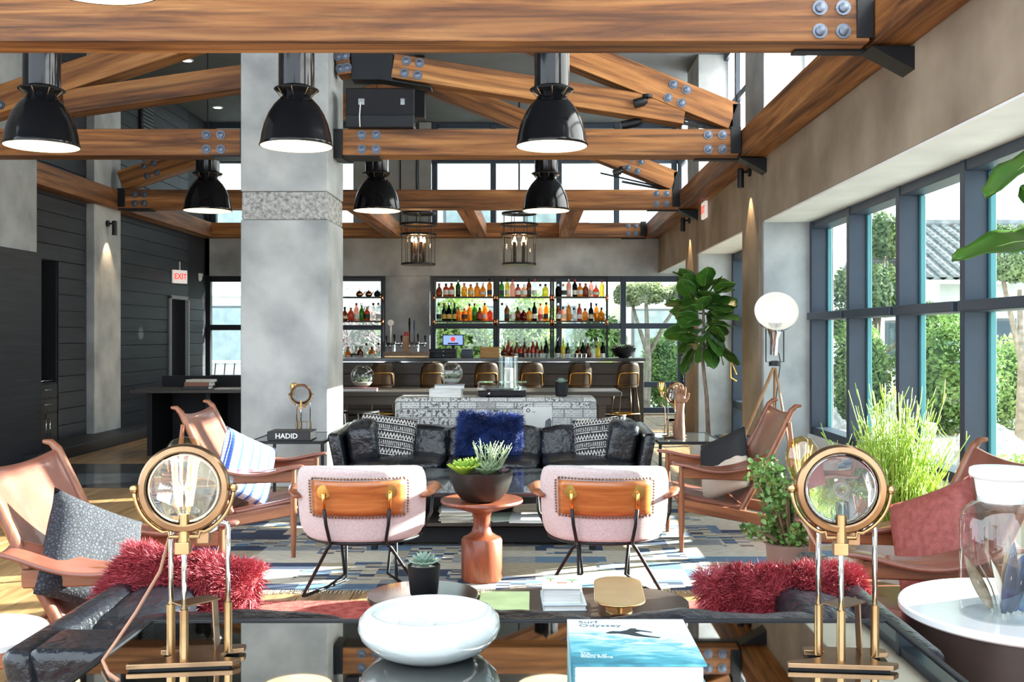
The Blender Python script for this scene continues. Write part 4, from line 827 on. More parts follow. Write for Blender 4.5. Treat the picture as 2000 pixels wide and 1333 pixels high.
# magnifier lamps
fil = M('filament_glow', (1,.8,.5), .5, emit=(1,.72,.34), es=22)
bulbglass = seeglass('bulb_glass', (1,.93,.75), .05); amberglass = seeglass('amber_glass', (1,.82,.45), .08)
def mag_lamp(label, loc, rz, s=1.0, lit=True, tilt=0.0, detail=True):
    t = thing('magnifier_lamp', label, 'table lamp', loc, rz, 'brass magnifier lamps'); t.scale = (s,s,s)
    MB().prism([(-.105,-.065),(.095,-.065),(.108,-.05),(.108,-.042),(.075,-.035),(.065,-.015),(.075,.012),(.105,.02),(.105,.045),(.09,.05),(-.06,.05),(-.06,.022),(-.02,.018),(-.035,-.02),(-.105,-.05)], .004, .014).build('base_plate', brass_dk, t, bevel=.002)
    MB().prism([(-.10,-.06),(.09,-.06),(.09,-.045),(-.10,-.045)], 0, .004).prism([(-.05,.025),(.09,.025),(.09,.045),(-.05,.045)], 0, .004).build('base_pad', matte_blk, t)
    MB().bar((-.015,-.03,.118),(.045,.025,.118),.05,.003).bar((.045,.025,.118),(.05,.028,.014),.05,.003,(1,0,0)).build('bent_plate', brass_dk, t, bevel=.001)
    for x, y in ((-.035,.0),(.0,-.045),(.075,.005)):
        MB().lathe([(.0085,.012),(.0085,.112),(.006,.114)], 14, (x,y,0)).build('post_sleeve', brass, t, smooth=40)
    MB().tube([(-.035,0,.112),(-.035,0,.262),(-.033,0,.27),(-.026,0,.274),(.066,.005,.274),(.073,.005,.270),(.075,.005,.262),(.075,.005,.112)], .0052, 10).build('chrome_hoop', chrome, t, smooth=True)
    MB().tube([(0,-.045,.112),(0,-.045,.295)], .0052, 10).build('chrome_stem', chrome, t, smooth=True)
    MB().box(-.016,.012,-.058,-.034,.222,.246).build('clamp_block', brass, t, bevel=.002); MB().lathe([(.011,.245),(.011,.30)], 12, (0,-.045,0)).build('clamp_tube', brass, t, smooth=40)
    MB().box(.018,.042,-.02,.01,.235,.262).build('side_clamp', brass_dk, t, bevel=.002); MB().lathe([(.009,.262),(.011,.268),(.011,.278),(.006,.284)], 12, (.03,-.005,0)).build('thumb_screw', matte_blk, t, smooth=40)
    MB().tube([(.03,.0,.25),(.052,.0,.262),(.058,.0,.29),(.058,.002,.34),(.05,.01,.37)], .005, 8).build('lens_arm', chrome, t, smooth=True)
    zc, R = .35, .087
    hd = bpy.data.objects.new('lens_head', None)
    MB().tube([(-.026,-.045,.285),(-.030,-.045,.262+.02),(-.012,-.045,.272)], .004, 6)
    y0 = -.045
    pts = arc((0,y0,zc), .094, PI*1.02, PI*1.36, 10)+[(-.026,y0,.272),(-.022,y0,.262),(.022,y0,.262),(.026,y0,.272)]+arc((0,y0,zc), .094, PI*1.64, PI*1.98, 10)
    pts = pts[:11]+[(-.030,y0,.2665),(-.028,y0,.255),(.028,y0,.255),(.030,y0,.2665)]+pts[15:]
    MB().tube(pts, .0042, 8).build('yoke', brass, t, smooth=True)
    Rm = Matrix.Rotation(PI/2,3,'X')
    ring = MB().lathe([(.0705,-.009),(.0735,-.012),(.083,-.011),(.0868,-.006),(.0868,.006),(.083,.011),(.0735,.012),(.0705,.009),(.0705,-.009)], 56, (0,0,0), cap=False, M=Rm).build('lens_ring', brass_dk, t, (0,y0,zc), (tilt,0,0), smooth=40)
    prof = [(.001,-.008)]+[(.0706*k/8, -.008*math.cos(k/8*PI/2)**.9-.001) for k in range(1,9)]+[(.0706*k/8, .008*math.cos(k/8*PI/2)**.9+.001) for k in range(8,0,-1)]+[(.001,.008)]
    MB().lathe(prof, 48, cap=False, M=Rm).build('lens', lens_m, ring, smooth=True)
    for s2 in (-1,1): MB().ball((s2*.094,0,0), .009, 10, 6).build('pivot', brass, ring, smooth=True)
    # bulb behind the lens
    bxo = -.02 if lit else -.058; zb = .0 if lit else .06
    MB().lathe([(.012,.262),(.012,.285),(.018,.288),(.018,.305)], 16, (bxo,.055,zb-.01)).tube([(.03,.0,.25),(bxo,.055,.255+zb)], .005, 6).build('socket', brass, t, smooth=40)
    MB().lathe([(.015,.295),(.03,.31),(.042,.345),(.048,.385),(.044,.42),(.025,.445),(.001,.452)] if lit else [(.012,.295),(.024,.312),(.033,.335),(.035,.352),(.031,.372),(.018,.388),(.001,.393)], 20, (bxo,.055,zb-.01)).build('bulb_glass', bulbglass if lit else amberglass, t, smooth=True)
    fb = MB()
    for k in range(6):
        a = k*PI/3; fb.tube([(bxo+.010*math.cos(a),.055+.010*math.sin(a),.31+zb),(bxo+(.024 if lit else .02)*math.cos(a),.055+(.024 if lit else .02)*math.sin(a),(.42 if lit else .365)+zb)], .0017 if lit else .0009, 5)
    fb.build('filament', fil if lit else M('amber_wire',(.8,.5,.15),.4,emit=(1,.65,.25),es=3), t)
    MB().tube([(bxo,.06,.26),(-.05,.05,.235),(-.065,.04,.17),(-.11,.03,.09),(-.145,.01,.035),(-.16,-.02,.010),(-.13,-.09,.008),(-.10,-.13,.006)] if lit else [(bxo,.06,.27),(-.03,.05,.22),(-.028,.05,.12),(-.03,.06,.02)], .0035, 6).build('cord', M('copper_cord',(.35,.17,.10),.6,var=.2), t, smooth=True)
    return t
mag_lamp('brass magnifier lamp with glowing bulb on the left of the console', (ax(366,2.04), 2.05, ZC), .12, 1.0, True)
mag_lamp('brass magnifier lamp with dim bulb on the right of the console', (ax(1640,2.02), 2.04, ZC), -.10, 1.0, False, .03)
mag_lamp('small brass magnifier lamp on the side table by the pillar', (ax(588,8.95), 8.95, .57), .2, 1.05, False, .2)
mag_lamp('small brass magnifier lamp next to the wooden hand', (ax(1312,8.85), 8.85, .57), .5, 1.1, False, .2)
# wooden hand
hn = thing('wooden_hand', 'tall carved wooden hand on the right side table', 'sculpture', (ax(1326,8.75), 8.72, .57))
handwood = wood('carved_wood', (.13,.055,.028), (.24,.11,.06), (.36,.18,.10), .6, 1, (14,14,2), .3)
hm = MB().tube([(0,0,0),(0,0,.12),(.005,0,.24),(.008,0,.30)], [.05,.045,.036,.038], 14, flat=1).ball((.008,0,.335), (.046,.024,.055), 14, 8)
for i, (dx, L_, lean) in enumerate(((-.034,.085,-.12),(-.012,.105,-.03),(.012,.10,.02),(.034,.075,.10))): hm.tube([(.008+dx,0,.36),(.008+dx+lean*.05,-.008,.36+L_*.55),(.008+dx+lean*.09,-.02,.36+L_)], [.0115,.0105,.007], 8)
hm.tube([(.045,-.005,.315),(.068,-.018,.345),(.078,-.03,.385)], [.014,.012,.008], 8)
hm.build('carving', handwood, hn, smooth=50)
# feather jar
jr = thing('glass_jar', 'stoppered clear glass jar of feathers on the white table', 'jar', (ax(1938,2.80), 2.74, .70))
MB().lathe([(.10,.0),(.107,.01),(.107,.25),(.10,.275),(.078,.297),(.064,.302),(.062,.33),(.064,.335)], 44, cap=False).lathe([(.001,.004),(.10,.004)], 44, cap=False).build('jar_body', jar_glass, jr, smooth=50)
MB().lathe([(.060,.305),(.066,.335),(.07,.365),(.082,.372),(.084,.380),(.082,.392),(.076,.395),(.001,.396)], 40).build('stopper', M('frosted_stopper',(.86,.87,.86),.4,var=.02), jr, smooth=50)
fd = [M('feather_blue',(.01,.03,.07),.35,var=.4,vscale=30), M('feather_teal',(.02,.16,.12),.35,col2=(.06,.08,.30),vscale=24), M('feather_brown',(.16,.10,.05),.6,col2=(.30,.24,.17),vscale=40), M('feather_cream',(.55,.50,.42),.7,var=.15)]
def feather(L_, w, mat, loc, rot, bend=.2):
    def fn(u, v):
        q = (v-.5)*2; ww = w*math.sin(PI*min(1,u*.93+.07))**.7*(1-.2*u); return (q*ww, bend*L_*u*u+.12*w*abs(q), L_*u)
    o = MB().sheet(fn, 12, 6).build('feather', mat, jr, loc, rot, smooth=True, solid=.0008); MB().tube([(0,0,-.01),(0,bend*L_*.25,L_*.5),(0,bend*L_,L_)], [.0014,.001,.0005], 5).build('quill', fd[3], o)
feather(.17,.022,fd[0],(.01,-.02,.012),(.1,.42,.2)); feather(.15,.030,fd[1],(.03,.01,.01),(-.1,.15,-.6)); feather(.18,.02,fd[2],(.0,.0,.012),(.15,.05,.9),.1); feather(.15,.018,fd[2],(-.02,.02,.012),(0,-.45,-.3)); feather(.19,.02,fd[0],(-.01,-.03,.012),(.05,.25,.1)); feather(.14,.012,fd[3],(.0,-.02,.012),(.05,-.2,.3)); feather(.15,.022,fd[2],(.0,.03,.012),(-.2,-.45,1.4)); feather(.20,.016,fd[2],(-.005,-.01,.02),(.05,.12,.3),.05); feather(.13,.02,fd[1],(.05,.0,.01),(.05,.5,.1))
# ------------------------------------------------------------------ tripod studio lamp
tp = thing('tripod_lamp', 'chrome studio lamp on a wooden tripod', 'floor lamp', (2.02, 8.62, 0))
apex = Vector((.02,0,1.20))
for fx, fy in ((-.56,-.30),(.10,.42),(.16,-.30)):
    d = Vector((fx,fy,0)); MB().tube([d+Vector((0,0,.0)), apex+(d-apex).normalized()*.03], [.013,.017], 8, flat=.7).build('leg', wood('lamp_oak', (.22,.11,.05), (.33,.18,.08), (.42,.25,.12), .5, 1, (9,9,1), .1) if 'lamp_oak' not in MATS else MATS['lamp_oak'], tp, smooth=40)
MB().lathe([(.05,1.19),(.05,1.225),(.02,1.235)], 16, (.02,0,0)).build('hub', steel_blk, tp, smooth=40)
MB().tube([(-.055,0,1.56),(-.055,0,1.225),(.095,0,1.225),(.095,0,1.56)], .006, 8).build('yoke', steel_blk, tp)
hdm = Matrix.Rotation(.20,3,'Y')@Matrix.Rotation(.62,3,'X')@Matrix.Rotation(0,3,'Z')
hdm = Matrix.Rotation(-.25,3,'Y')@Matrix.Rotation(1.08,3,'X')
bp_ = [(.035,-.16),(.055,-.10),(.06,-.02),(.075,.0),(.13,.04),(.168,.10),(.178,.15)]
c_ = (.02,0,1.58)
MB().lathe([(.03,-.30),(.035,-.16),(.055,-.10),(.06,-.02)], 24, c_, M=Matrix.Rotation(.15,3,'X')).build('lamp_housing', chrome, tp, smooth=40)
MB().lathe([(.06,-.03),(.075,.0),(.13,.04),(.168,.10),(.178,.15),(.180,.155)], 40, c_, cap=False, M=hdm).build('reflector', chrome, tp, smooth=True)
MB().lathe([(.001,.01),(.07,.008),(.126,.044),(.164,.103),(.174,.152),(.180,.155)], 40, c_, cap=False, M=hdm).build('reflector_lining', enamel_in, tp, smooth=True)
MB().ball(Vector(c_)+hdm@Vector((0,0,.05)), .018, 12, 8).build('bulb', M('soft_bulb',(1,.9,.75),.5,emit=(1,.82,.6),es=4), tp, smooth=True)
MB().tube([(.06,.03,1.30),(.075,.03,1.22),(.04,.05,.9),(.03,.06,.5),(.05,.1,.02)], .004, 6).build('cord', matte_blk, tp, smooth=True)
# ------------------------------------------------------------------ newspaper console behind the far sofa
def newsprint():
    m, N, L, b = newmat('newsprint'); b.inputs['Roughness'].default_value = .55
    tc = N.new('ShaderNodeTexCoord'); sw = N.new('ShaderNodeSeparateXYZ'); L.new(tc.outputs['Object'], sw.inputs[0]); cb_ = N.new('ShaderNodeCombineXYZ'); L.new(sw.outputs['X'], cb_.inputs[0]); ad = N.new('ShaderNodeMath'); ad.operation = 'ADD'; L.new(sw.outputs['Z'], ad.inputs[0]); L.new(sw.outputs['Y'], ad.inputs[1]); L.new(ad.outputs[0], cb_.inputs[1])
    def mth(op, a, b_=None, v=None):
        n = N.new('ShaderNodeMath'); n.operation = op; L.new(a, n.inputs[0])
        if b_ is not None: L.new(b_, n.inputs[1])
        if v is not None: n.inputs[1].default_value = v
        return n.outputs[0]
    def mapped(sc): mp = N.new('ShaderNodeMapping'); mp.inputs['Scale'].default_value = (*sc,1); L.new(cb_.outputs[0], mp.inputs[0]); return mp.outputs[0]
    br = N.new('ShaderNodeTexBrick'); br.inputs['Scale'].default_value = 1; br.inputs['Mortar Size'].default_value = .035; br.inputs['Color1'].default_value = (0,0,0,1); br.inputs['Color2'].default_value = (1,1,1,1); br.inputs['Mortar'].default_value = (.5,.5,.5,1); br.offset = .37; L.new(mapped((4.6,6.5)), br.inputs['Vector'])
    br.inputs['Brick Width'].default_value = .8; br.inputs['Row Height'].default_value = .5
    sepc = N.new('ShaderNodeSeparateColor'); L.new(br.outputs['Color'], sepc.inputs[0]); rv = sepc.outputs[0]
    n1 = N.new('ShaderNodeTexNoise'); n1.inputs['Scale'].default_value = 1; n1.inputs['Detail'].default_value = 2; L.new(mapped((110,42)), n1.inputs['Vector'])
    rows = mth('GREATER_THAN', mth('FRACT', mth('MULTIPLY', ad.outputs[0], v=62.0)), v=.42)
    ink_ = mth('MULTIPLY', rows, mth('GREATER_THAN', n1.outputs['Fac'], v=.47))
    n2 = N.new('ShaderNodeTexNoise'); n2.inputs['Scale'].default_value = 1; L.new(mapped((38,30)), n2.inputs['Vector'])
    big = mth('MULTIPLY', mth('GREATER_THAN', n2.outputs['Fac'], v=.56), mth('GREATER_THAN', rv, v=.70))
    pic = mth('MULTIPLY', mth('LESS_THAN', rv, v=.16), n2.outputs['Fac'])
    f = mth('MAXIMUM', mth('MULTIPLY', ink_, v=.72), big); f = mth('MAXIMUM', f, pic); f = mth('MAXIMUM', f, mth('MULTIPLY', br.outputs['Fac'], v=.75))
    mx = N.new('ShaderNodeMix'); mx.data_type = 'RGBA'; L.new(f, mx.inputs[0]); mx.inputs[6].default_value = (.60,.60,.57,1); mx.inputs[7].default_value = (.07,.075,.08,1); L.new(mx.outputs[2], b.inputs['Base Color']); return m
news = newsprint()
nc = thing('newspaper_console', 'console cabinet papered with old newsprint behind the far sofa', 'cabinet', (ax(968,9.45), 9.65, 0))
W2 = .93
MB().box(-W2,W2,-.22,.22,.10,.875).build('carcass', news, nc, bevel=.04, seg=4)
for i in range(3): MB().box(-W2+.05+i*.61,-W2+.05+i*.61+.59,-.232,-.22,.14,.80).build('door', news, nc, bevel=.004, loc=(0,0,0))
po = MB().box(ax(1022,9.45)-ax(968,9.45),ax(1078,9.45)-ax(968,9.45),-.236,-.232,.52,.79).build('poster', M('poster_paper',(.66,.66,.63),.6,var=.05), nc)
text('poster_lettering', 'O ...', .05, matte_blk, nc, (.28,-.2365,.755), (PI/2,0,0), .0004, True, 'LEFT')
MB().prism([(-.03,0),(.03,0),(.035,.10),(.02,.13),(-.02,.10)], 0, .001).build('poster_figure', M('print_grey',(.12,.13,.14),.7,var=.3,vscale=40), nc, (.48,-.2365,.56), (PI/2,0,0))
for sx in (-1,1): MB().box(sx*.8-.03,sx*.8+.03,-.18,.18,0,.10).build('foot', steel_blk, nc)
ZN = .875; YN = 9.55
book('white_box', 'flat white box on the newsprint console', (ax(871,YN), 9.62, ZN), 0, .30, .26, .075, bookmat('box_white', (.76,.76,.74)), 'box')
book('book', 'grey blue book under the right glass terrarium', (ax(877,YN), 9.64, ZN+.075), .05, .28, .24, .035, bookmat('slate', (.32,.38,.42)))
def succulent(t, n, r, h, mats, loc, rings=3, wid=.3, tilt0=.25, tilt1=1.25):
    # a rosette of pointed fleshy leaves, each leaf a part
    src = {}
    for k in range(rings):
        cnt = max(4, int(n*(k+1)/rings)); L_ = r*(.55+.45*(k+1)/rings)
        def fn(u, v, L_=L_):
            q = (v-.5)*2; w = L_*wid*math.sin(PI*min(1,u*.85+.12))**.8*(1-u**4*.95); return (u*L_, q*w, .25*L_*u*u*.6+.25*w*q*q-.0)
        me = None
        for i in range(cnt):
            if me is None:
                o = MB().sheet(fn, 7, 4).build('leaf', mats[k%len(mats)], t, smooth=True, solid=L_*.07); me = o
            else: o = inst(me, 'leaf', t)
            o.location = (loc[0], loc[1], loc[2]+h*(rings-1-k)/rings*.5); a = 2*PI*(i+.5*k)/cnt
            o.rotation_euler = Euler((0, -(tilt1+(tilt0-tilt1)*(k+1)/rings), a)); o.rotation_euler = (Matrix.Rotation(a,3,'Z')@Matrix.Rotation(-(tilt1+(tilt0-tilt1)*(k+.5)/rings),3,'Y')).to_euler()
def terrarium(label, loc, plantm):
    t = thing('glass_terrarium', label, 'terrarium', loc, 0, 'round glass terrariums'); R = .108
    MB().lathe([(R*math.sin(PI*k/16), R-R*math.cos(PI*k/16)) for k in range(2,15)], 32, cap=False).build('glass_globe', jar_glass, t, smooth=True)
    MB().tube([(R*.55*math.cos(a), -R*.55+R*.55*math.sin(a)*0-.02, R+.05+R*.5*math.sin(a)) for a in [2*PI*k/24 for k in range(24)]], .003, 6, closed=True).build('opening_rim', glass, t, smooth=True)
    MB().lathe([(.03,.012),(.07,.03),(.09,.055),(.001,.06)], 24).build('gravel', M('gravel',(.45,.43,.38),.9,col2=(.65,.62,.55),vscale=80,bump=.6,bscale=80), t)
    for k in range(4): succulent(t, 9, .068, .04, plantm, (.035*math.cos(k*1.7),.035*math.sin(k*1.7),.062), 2, .20, .3, 1.2)
    MB().lathe([(.04,0),(.04,.008)], 20).build('foot', glass, t)
    return t
airp = [leafmat('airplant_a', (.35,.38,.26), (.55,.56,.42)), leafmat('airplant_b', (.30,.40,.28), (.52,.55,.38))]
grnp = [leafmat('airplant_c', (.20,.30,.22), (.42,.50,.40)), leafmat('airplant_d', (.25,.33,.20), (.45,.52,.38))]
terrarium('glass globe terrarium on the books of the newsprint console', (ax(880,YN), 9.64, ZN+.11), airp)
# turntable
tt = thing('record_player', 'black record player under a clear lid on the newsprint console', 'record player', (ax(981,YN), 9.62, ZN))
MB().box(-.22,.22,-.17,.17,.012,.06).build('plinth', matte_blk, tt, bevel=.006); MB().lathe([(.145,.06),(.145,.075),(.001,.076)], 40, (-.04,0,0)).build('platter', M('vinyl',(.01,.01,.011),.25,var=.1), tt, smooth=40)
MB().tube([(.16,.11,.085),(.16,-.02,.085),(.12,-.09,.08)], .005, 6).build('tonearm', chrome, tt, smooth=True); MB().lathe([(.02,.06),(.02,.09)], 14, (.16,.11,0)).build('arm_base', chrome, tt, smooth=40)
MB().box(-.225,.225,-.175,.175,.065,.135).build('dust_cover', jar_glass, tt)
for sx in (-1,1):
    for sy in (-1,1): MB().lathe([(.02,0),(.02,.014)], 12, (sx*.17,sy*.12,0)).build('foot', steel_blk, tt)
MB().tube([(-.13,-.176,.035),(-.11,-.19,.035)], .012, 8).build('knob', chrome, tt, smooth=True)
pt2 = thing('potted_succulent', 'small black pot with a succulent on the newsprint console', 'potted plant', (ax(1097,YN), 9.6, ZN))
MB().lathe([(.045,0),(.056,.01),(.066,.125),(.062,.13),(.056,.115),(.001,.112)], 28).build('pot', matte_blk, pt2, smooth=40)
mint = [leafmat('mint_leaf', (.25,.42,.33), (.50,.62,.52)), leafmat('mint_leaf_light', (.36,.52,.42), (.58,.70,.60))]
succulent(pt2, 11, .065, .05, mint, (0,0,.118), 3, .28)
# ------------------------------------------------------------------ communal table, desk, stools
ZT = .80
tbl = thing('communal_table', 'long dark wood table behind the newsprint console', 'table', (-.80, 12.15, 0))
MB().box(-1.82,1.82,-.45,.45,ZT-.05,ZT).build('top', darkbar, tbl, bevel=.005); MB().box(-1.70,1.70,-.38,.38,ZT-.15,ZT-.05).build('apron', darkbar, tbl)
for x in (-1.5,-.35,1.6):
    for y in (-.34,.34): MB().box(x-.04,x+.04,y-.04,y+.04,0,ZT-.15).build('leg', darkbar, tbl, bevel=.004)
ds = thing('writing_desk', 'black built-in desk below the left window', 'desk', (-4.0, 12.6, 0))
MB().box(-.78,.95,-.45,.45,.76,.80).build('top', darkbar, ds, bevel=.004); MB().box(-.72,.95,.45,.55,.62,.93).build('back_ledge', matte_blk, ds, bevel=.004)
for x in (-.6,.1,.7): MB().box(x-.03,x+.03,-.3,.4,0,.76).build('leg_panel', matte_blk, ds, bevel=.003)
MB().box(-.72,.9,.40,.44,.0,.76).build('modesty_panel', matte_blk, ds)
for i, (c, h, lb) in enumerate(((( .02,.02,.02),.035,'black book at the bottom of the desk stack'),((.30,.12,.07),.05,'brown book in the middle of the desk stack'),((.62,.58,.50),.03,'cream book on top of the desk stack'))):
    book('book', lb, (ax(390,12.45)+.02*i, 12.4, .80+sum((.035,.05,.03)[:i])), 1.62-.08*i, .22, .30, h, bookmat('desk%d'%i, c), group='books on the left desk')
book('open_notebook', 'pale notebook lying flat on the left desk', (ax(452,12.5), 12.4, .80), 0, .30, .22, .008, bookmat('note', (.66,.64,.60)), 'notebook')
bk = thing('desk_chair', 'black low-backed stool tucked beside the long table', 'stool', (ax(700,10.95), 11.1, 0))
MB().lathe([(.16,.44),(.19,.455),(.19,.49),(.15,.50),(.001,.50)], 28).build('seat', blk_leather, bk, smooth=50)
for k in range(4): a = k*PI/2+.6; MB().tube([(.14*math.cos(a),.14*math.sin(a),.45),(.2*math.cos(a),.2*math.sin(a),0)], .013, 8).build('leg', steel_blk, bk, smooth=True)
MB().tube(arc((0,0,.62), .19, PI*.9, PI*2.1, 14, 'xy'), .014, 8).build('back_rail', steel_blk, bk, smooth=True)
for a in (PI*.95, PI*1.5, PI*2.05): MB().tube([(.18*math.cos(a),.18*math.sin(a),.47),(.19*math.cos(a),.19*math.sin(a),.62)], .010, 6).build('back_post', steel_blk, bk)
book('book', 'dark book under the left glass terrarium', (ax(702,11.9), 11.9, ZT), .1, .42, .26, .035, bookmat('dark_red', (.10,.03,.03)))
terrarium('glass globe terrarium on the dark book at the long table', (ax(708,11.9), 11.9, ZT+.035), grnp).scale = (1.25,1.25,1.25)
hv = thing('hurricane_vase', 'tall glass hurricane with white pillar candle', 'candle holder', (ax(993,12.0), 12.0, ZT))
MB().lathe([(.112,0),(.112,.40),(.108,.40),(.108,.02)], 36, cap=False).lathe([(.001,.01),(.11,.01)], 36, cap=False).build('glass_cylinder', jar_glass, hv, smooth=50); MB().lathe([(.055,.03),(.055,.26),(.001,.262)], 28).build('candle', M('candle_wax',(.82,.81,.78),.4,var=.02), hv, smooth=40); MB().lathe([(.09,.01),(.09,.03),(.001,.03)], 28).build('sand', M('dark_stones',(.08,.08,.08),.6,var=.4,vscale=60), hv)
MB().tube(arc((0,0,.40), .112, 0, 2*PI*35/36, 35, 'xy'), .004, 6, closed=True).build('rim', brass, hv, smooth=True)
# ------------------------------------------------------------------ bar counter
ZBar = 1.076; YF = 16.6
bar_ = thing('bar_counter', 'long dark wood bar counter with plank front', 'bar', (0, YF, 0))
MB().box(-3.45,1.83,-.03,.62,ZBar-.05,ZBar).build('worktop', M('bar_top',(.02,.021,.024),.22,var=.2,coat=.3), bar_, bevel=.004)
MB().box(-3.40,1.80,-.045,-.03,ZBar-.068,ZBar-.052).build('edge_strip', chrome, bar_)
MB().box(-3.40,1.64,.05,.6,.0,ZBar-.05).build('carcass', M('bar_black',(.012,.011,.011),.6,var=.1), bar_)
for i in range(5): MB().box(-3.40,1.64,.03,.05,.06+i*.19,.06+i*.19+.183).build('plank', darkbar, bar_, bevel=.004, seg=1)
MB().box(1.64,1.80,-.03,.62,0,ZBar-.05).build('end_panel', darkbar, bar_, bevel=.004)
MB().tube([(-3.4,-.08,.17),(1.64,-.08,.17)], .02, 8).build('foot_rail', brass_dk, bar_, smooth=True)
def stool(label, loc, rz):
    t = thing('bar_stool', label, 'bar stool', loc, rz, 'bronze bar stools along the bar')
    brz = M('bronze_shell', (.045,.031,.022), .30, .5, col2=(.09,.062,.042), vscale=4)
    def bk_(u, v):
        q = (v-.5)*2; w = .185*(1-.18*u**6); x = q*w; y = -.17+.09*q*q-.06*u; return (x, y, .65+.375*u-.03*u*q**6)
    MB().sheet(bk_, 10, 10).build('backrest', brz, t, smooth=True, solid=.012)
    MB().lathe([(.15,.62),(.185,.632),(.19,.655),(.17,.668),(.001,.662)], 28).build('seat', brz, t, smooth=50)
    lp = []
    for u, v in ((.12,.04),(.5,.07),(.55,.10)): lp.append(Vector(bk_(u,v))+Vector((0,-.016,0)))
    for k in range(1,8): lp.append(Vector(bk_(.57,.10+.80*k/8))+Vector((0,-.018,0)))
    for u, v in ((.55,.90),(.5,.93),(.12,.96)): lp.append(Vector(bk_(u,v))+Vector((0,-.016,0)))
    lp = [Vector((-.15,-.05,.625))]+lp+[Vector((.15,-.05,.625))]
    MB().tube(lp, .008, 6).build('brass_frame', gold, t, smooth=True)
    for sx in (-1,1):
        for sy in (-1,1): MB().tube([(sx*.13,sy*.12,.63),(sx*.19,sy*.185,0)], .010, 8).build('leg', M('bronze_tube',(.16,.11,.07),.3,.9,var=.1), t, smooth=True)
    z = .22; k = .13+.06*(1-z/.63); MB().tube([(-k,-k,z),(k,-k,z),(k,k,z),(-k,k,z)], .010, 8, closed=True).build('footrest', gold, t, smooth=True)
    return t
sx0 = [745,843,948,1036,1130,1222]; nm = ['behind the left glass terrarium','behind the right glass terrarium','just left of the glass hurricane','just right of the glass hurricane','between the hurricane and the end stool','at the right end of the bar, fully visible']
b0 = None
for i, px in enumerate(sx0):
    loc = (ax(px,16.05), 16.1, 0); rz = .18 if i < 5 else .30
    lb = 'bronze bar stool '+nm[i]
    if b0 is None: b0 = stool(lb, loc, rz)
    else: dup(b0, loc, rz, lb)
# back counter and racks
bc = thing('back_counter', 'black back counter under the bottle shelves', 'counter', (-1.05, 18.35, 0))
MB().box(-2.55,2.42,-.3,.3,0,.97).build('carcass', MATS['bar_black'], bc); MB().box(-2.57,2.44,-.32,.32,.97,1.0).build('worktop', steel_blk, bc, bevel=.004)
ZK = 1.0; YS = 18.42; Z1 = az(580,YS); Z2 = az(627,YS)
def rack(label, x0, x1):
    t = thing('bottle_rack', label, 'shelf', (0, YS, 0))
    for x in (x0, x1):
        MB().box(x-.018,x+.018,-.1,-.064,ZK,2.50).build('post', steel_blk, t)
        for z in (Z1-.03, Z2-.03): MB().tube([(x,-.085,z-.05),(x,-.085,z+.06)], .027, 10).build('copper_joint', copper, t, smooth=True)
    for z in (Z1, Z2): MB().box(x0+.018,x1-.018,-.10,.12,z-.025,z).build('shelf_board', darkbar, t)
    MB().box(x0+.018,x1-.018,-.1,-.07,2.46,2.50).build('rail', steel_blk, t); MB().box(x0+.018,x1-.018,-.1,-.085,Z2-.12,Z2-.105).build('rail', steel_blk, t)
rx = [ax(p,YS) for p in (846,968,1078,1187)]
rn = ['left rack','middle rack','right rack']
for i in range(3): rack('black pipe bottle shelves, %s of the bar' % rn[i], rx[i]+.02, rx[i+1]-.02)
rack('narrow pipe shelves beside the pillar with teapots', ax(660,YS), ax(748,YS))
# bottles
LIQ = {'amber':((.85,.42,.08),(.70,.30,.04)),'orange':((.92,.50,.18),(.72,.30,.07)),'brown':((.40,.14,.05),(.25,.09,.03)),'red':((.66,.20,.11),(.45,.08,.05)),'green':((.16,.40,.10),(.08,.26,.05)),'darkgreen':((.05,.14,.06),(.03,.09,.03)),'clear':((.92,.96,.95),(.8,.85,.85)),'pink':((.92,.55,.45),(.85,.45,.38)),'yellow':((.90,.78,.22),(.75,.60,.12)),'black':((.02,.02,.025),(.015,.015,.018)),'maroon':((.30,.04,.04),(.20,.03,.03))}
LM = {k: seeglass('bottle_'+k, c[0], .03, .05, c[1], .10 if k == 'clear' else (.9 if k == 'black' else .36)) for k, c in LIQ.items()}
NMW = {'darkgreen':'dark green','clear':'clear','black':'black'}
PR = {'t':[(.032,0),(.036,.006),(.036,.19),(.030,.215),(.014,.245),(.0135,.30)],   # tall
      's':[(.040,0),(.045,.006),(.045,.13),(.038,.155),(.016,.18),(.0145,.225)],     # squat
      'r':[(.034,0),(.043,.01),(.050,.06),(.045,.12),(.028,.155),(.014,.175),(.0135,.235)],  # round
      'w':[(.034,0),(.038,.006),(.038,.165),(.030,.20),(.0145,.235),(.0145,.315)]}   # wine
LBM = {'c':M('label_cream',(.66,.60,.44),.7,var=.08,vscale=30),'w':M('label_white',(.74,.74,.72),.7,var=.08,vscale=30),'y':M('label_yellow',(.72,.48,.12),.7,var=.1,vscale=30),'k':M('label_black',(.03,.03,.03),.6,var=.1,vscale=30),'r':M('label_red',(.55,.06,.05),.6,var=.1,vscale=30)}
LBN = {'c':'cream label','w':'white label','y':'yellow label','k':'black label','r':'red label','-':'no label'}
CAPS = [matte_blk, M('cap_wood',(.35,.2,.1),.6,var=.1), M('cap_red',(.45,.04,.03),.4,var=.05), chrome]
SHP = {'t':'tall','s':'squat','r':'round','w':'slender'}
CACHE = {}
ORD = ['first','second','third','fourth','fifth','sixth','seventh','eighth','ninth','tenth','eleventh','twelfth','thirteenth']
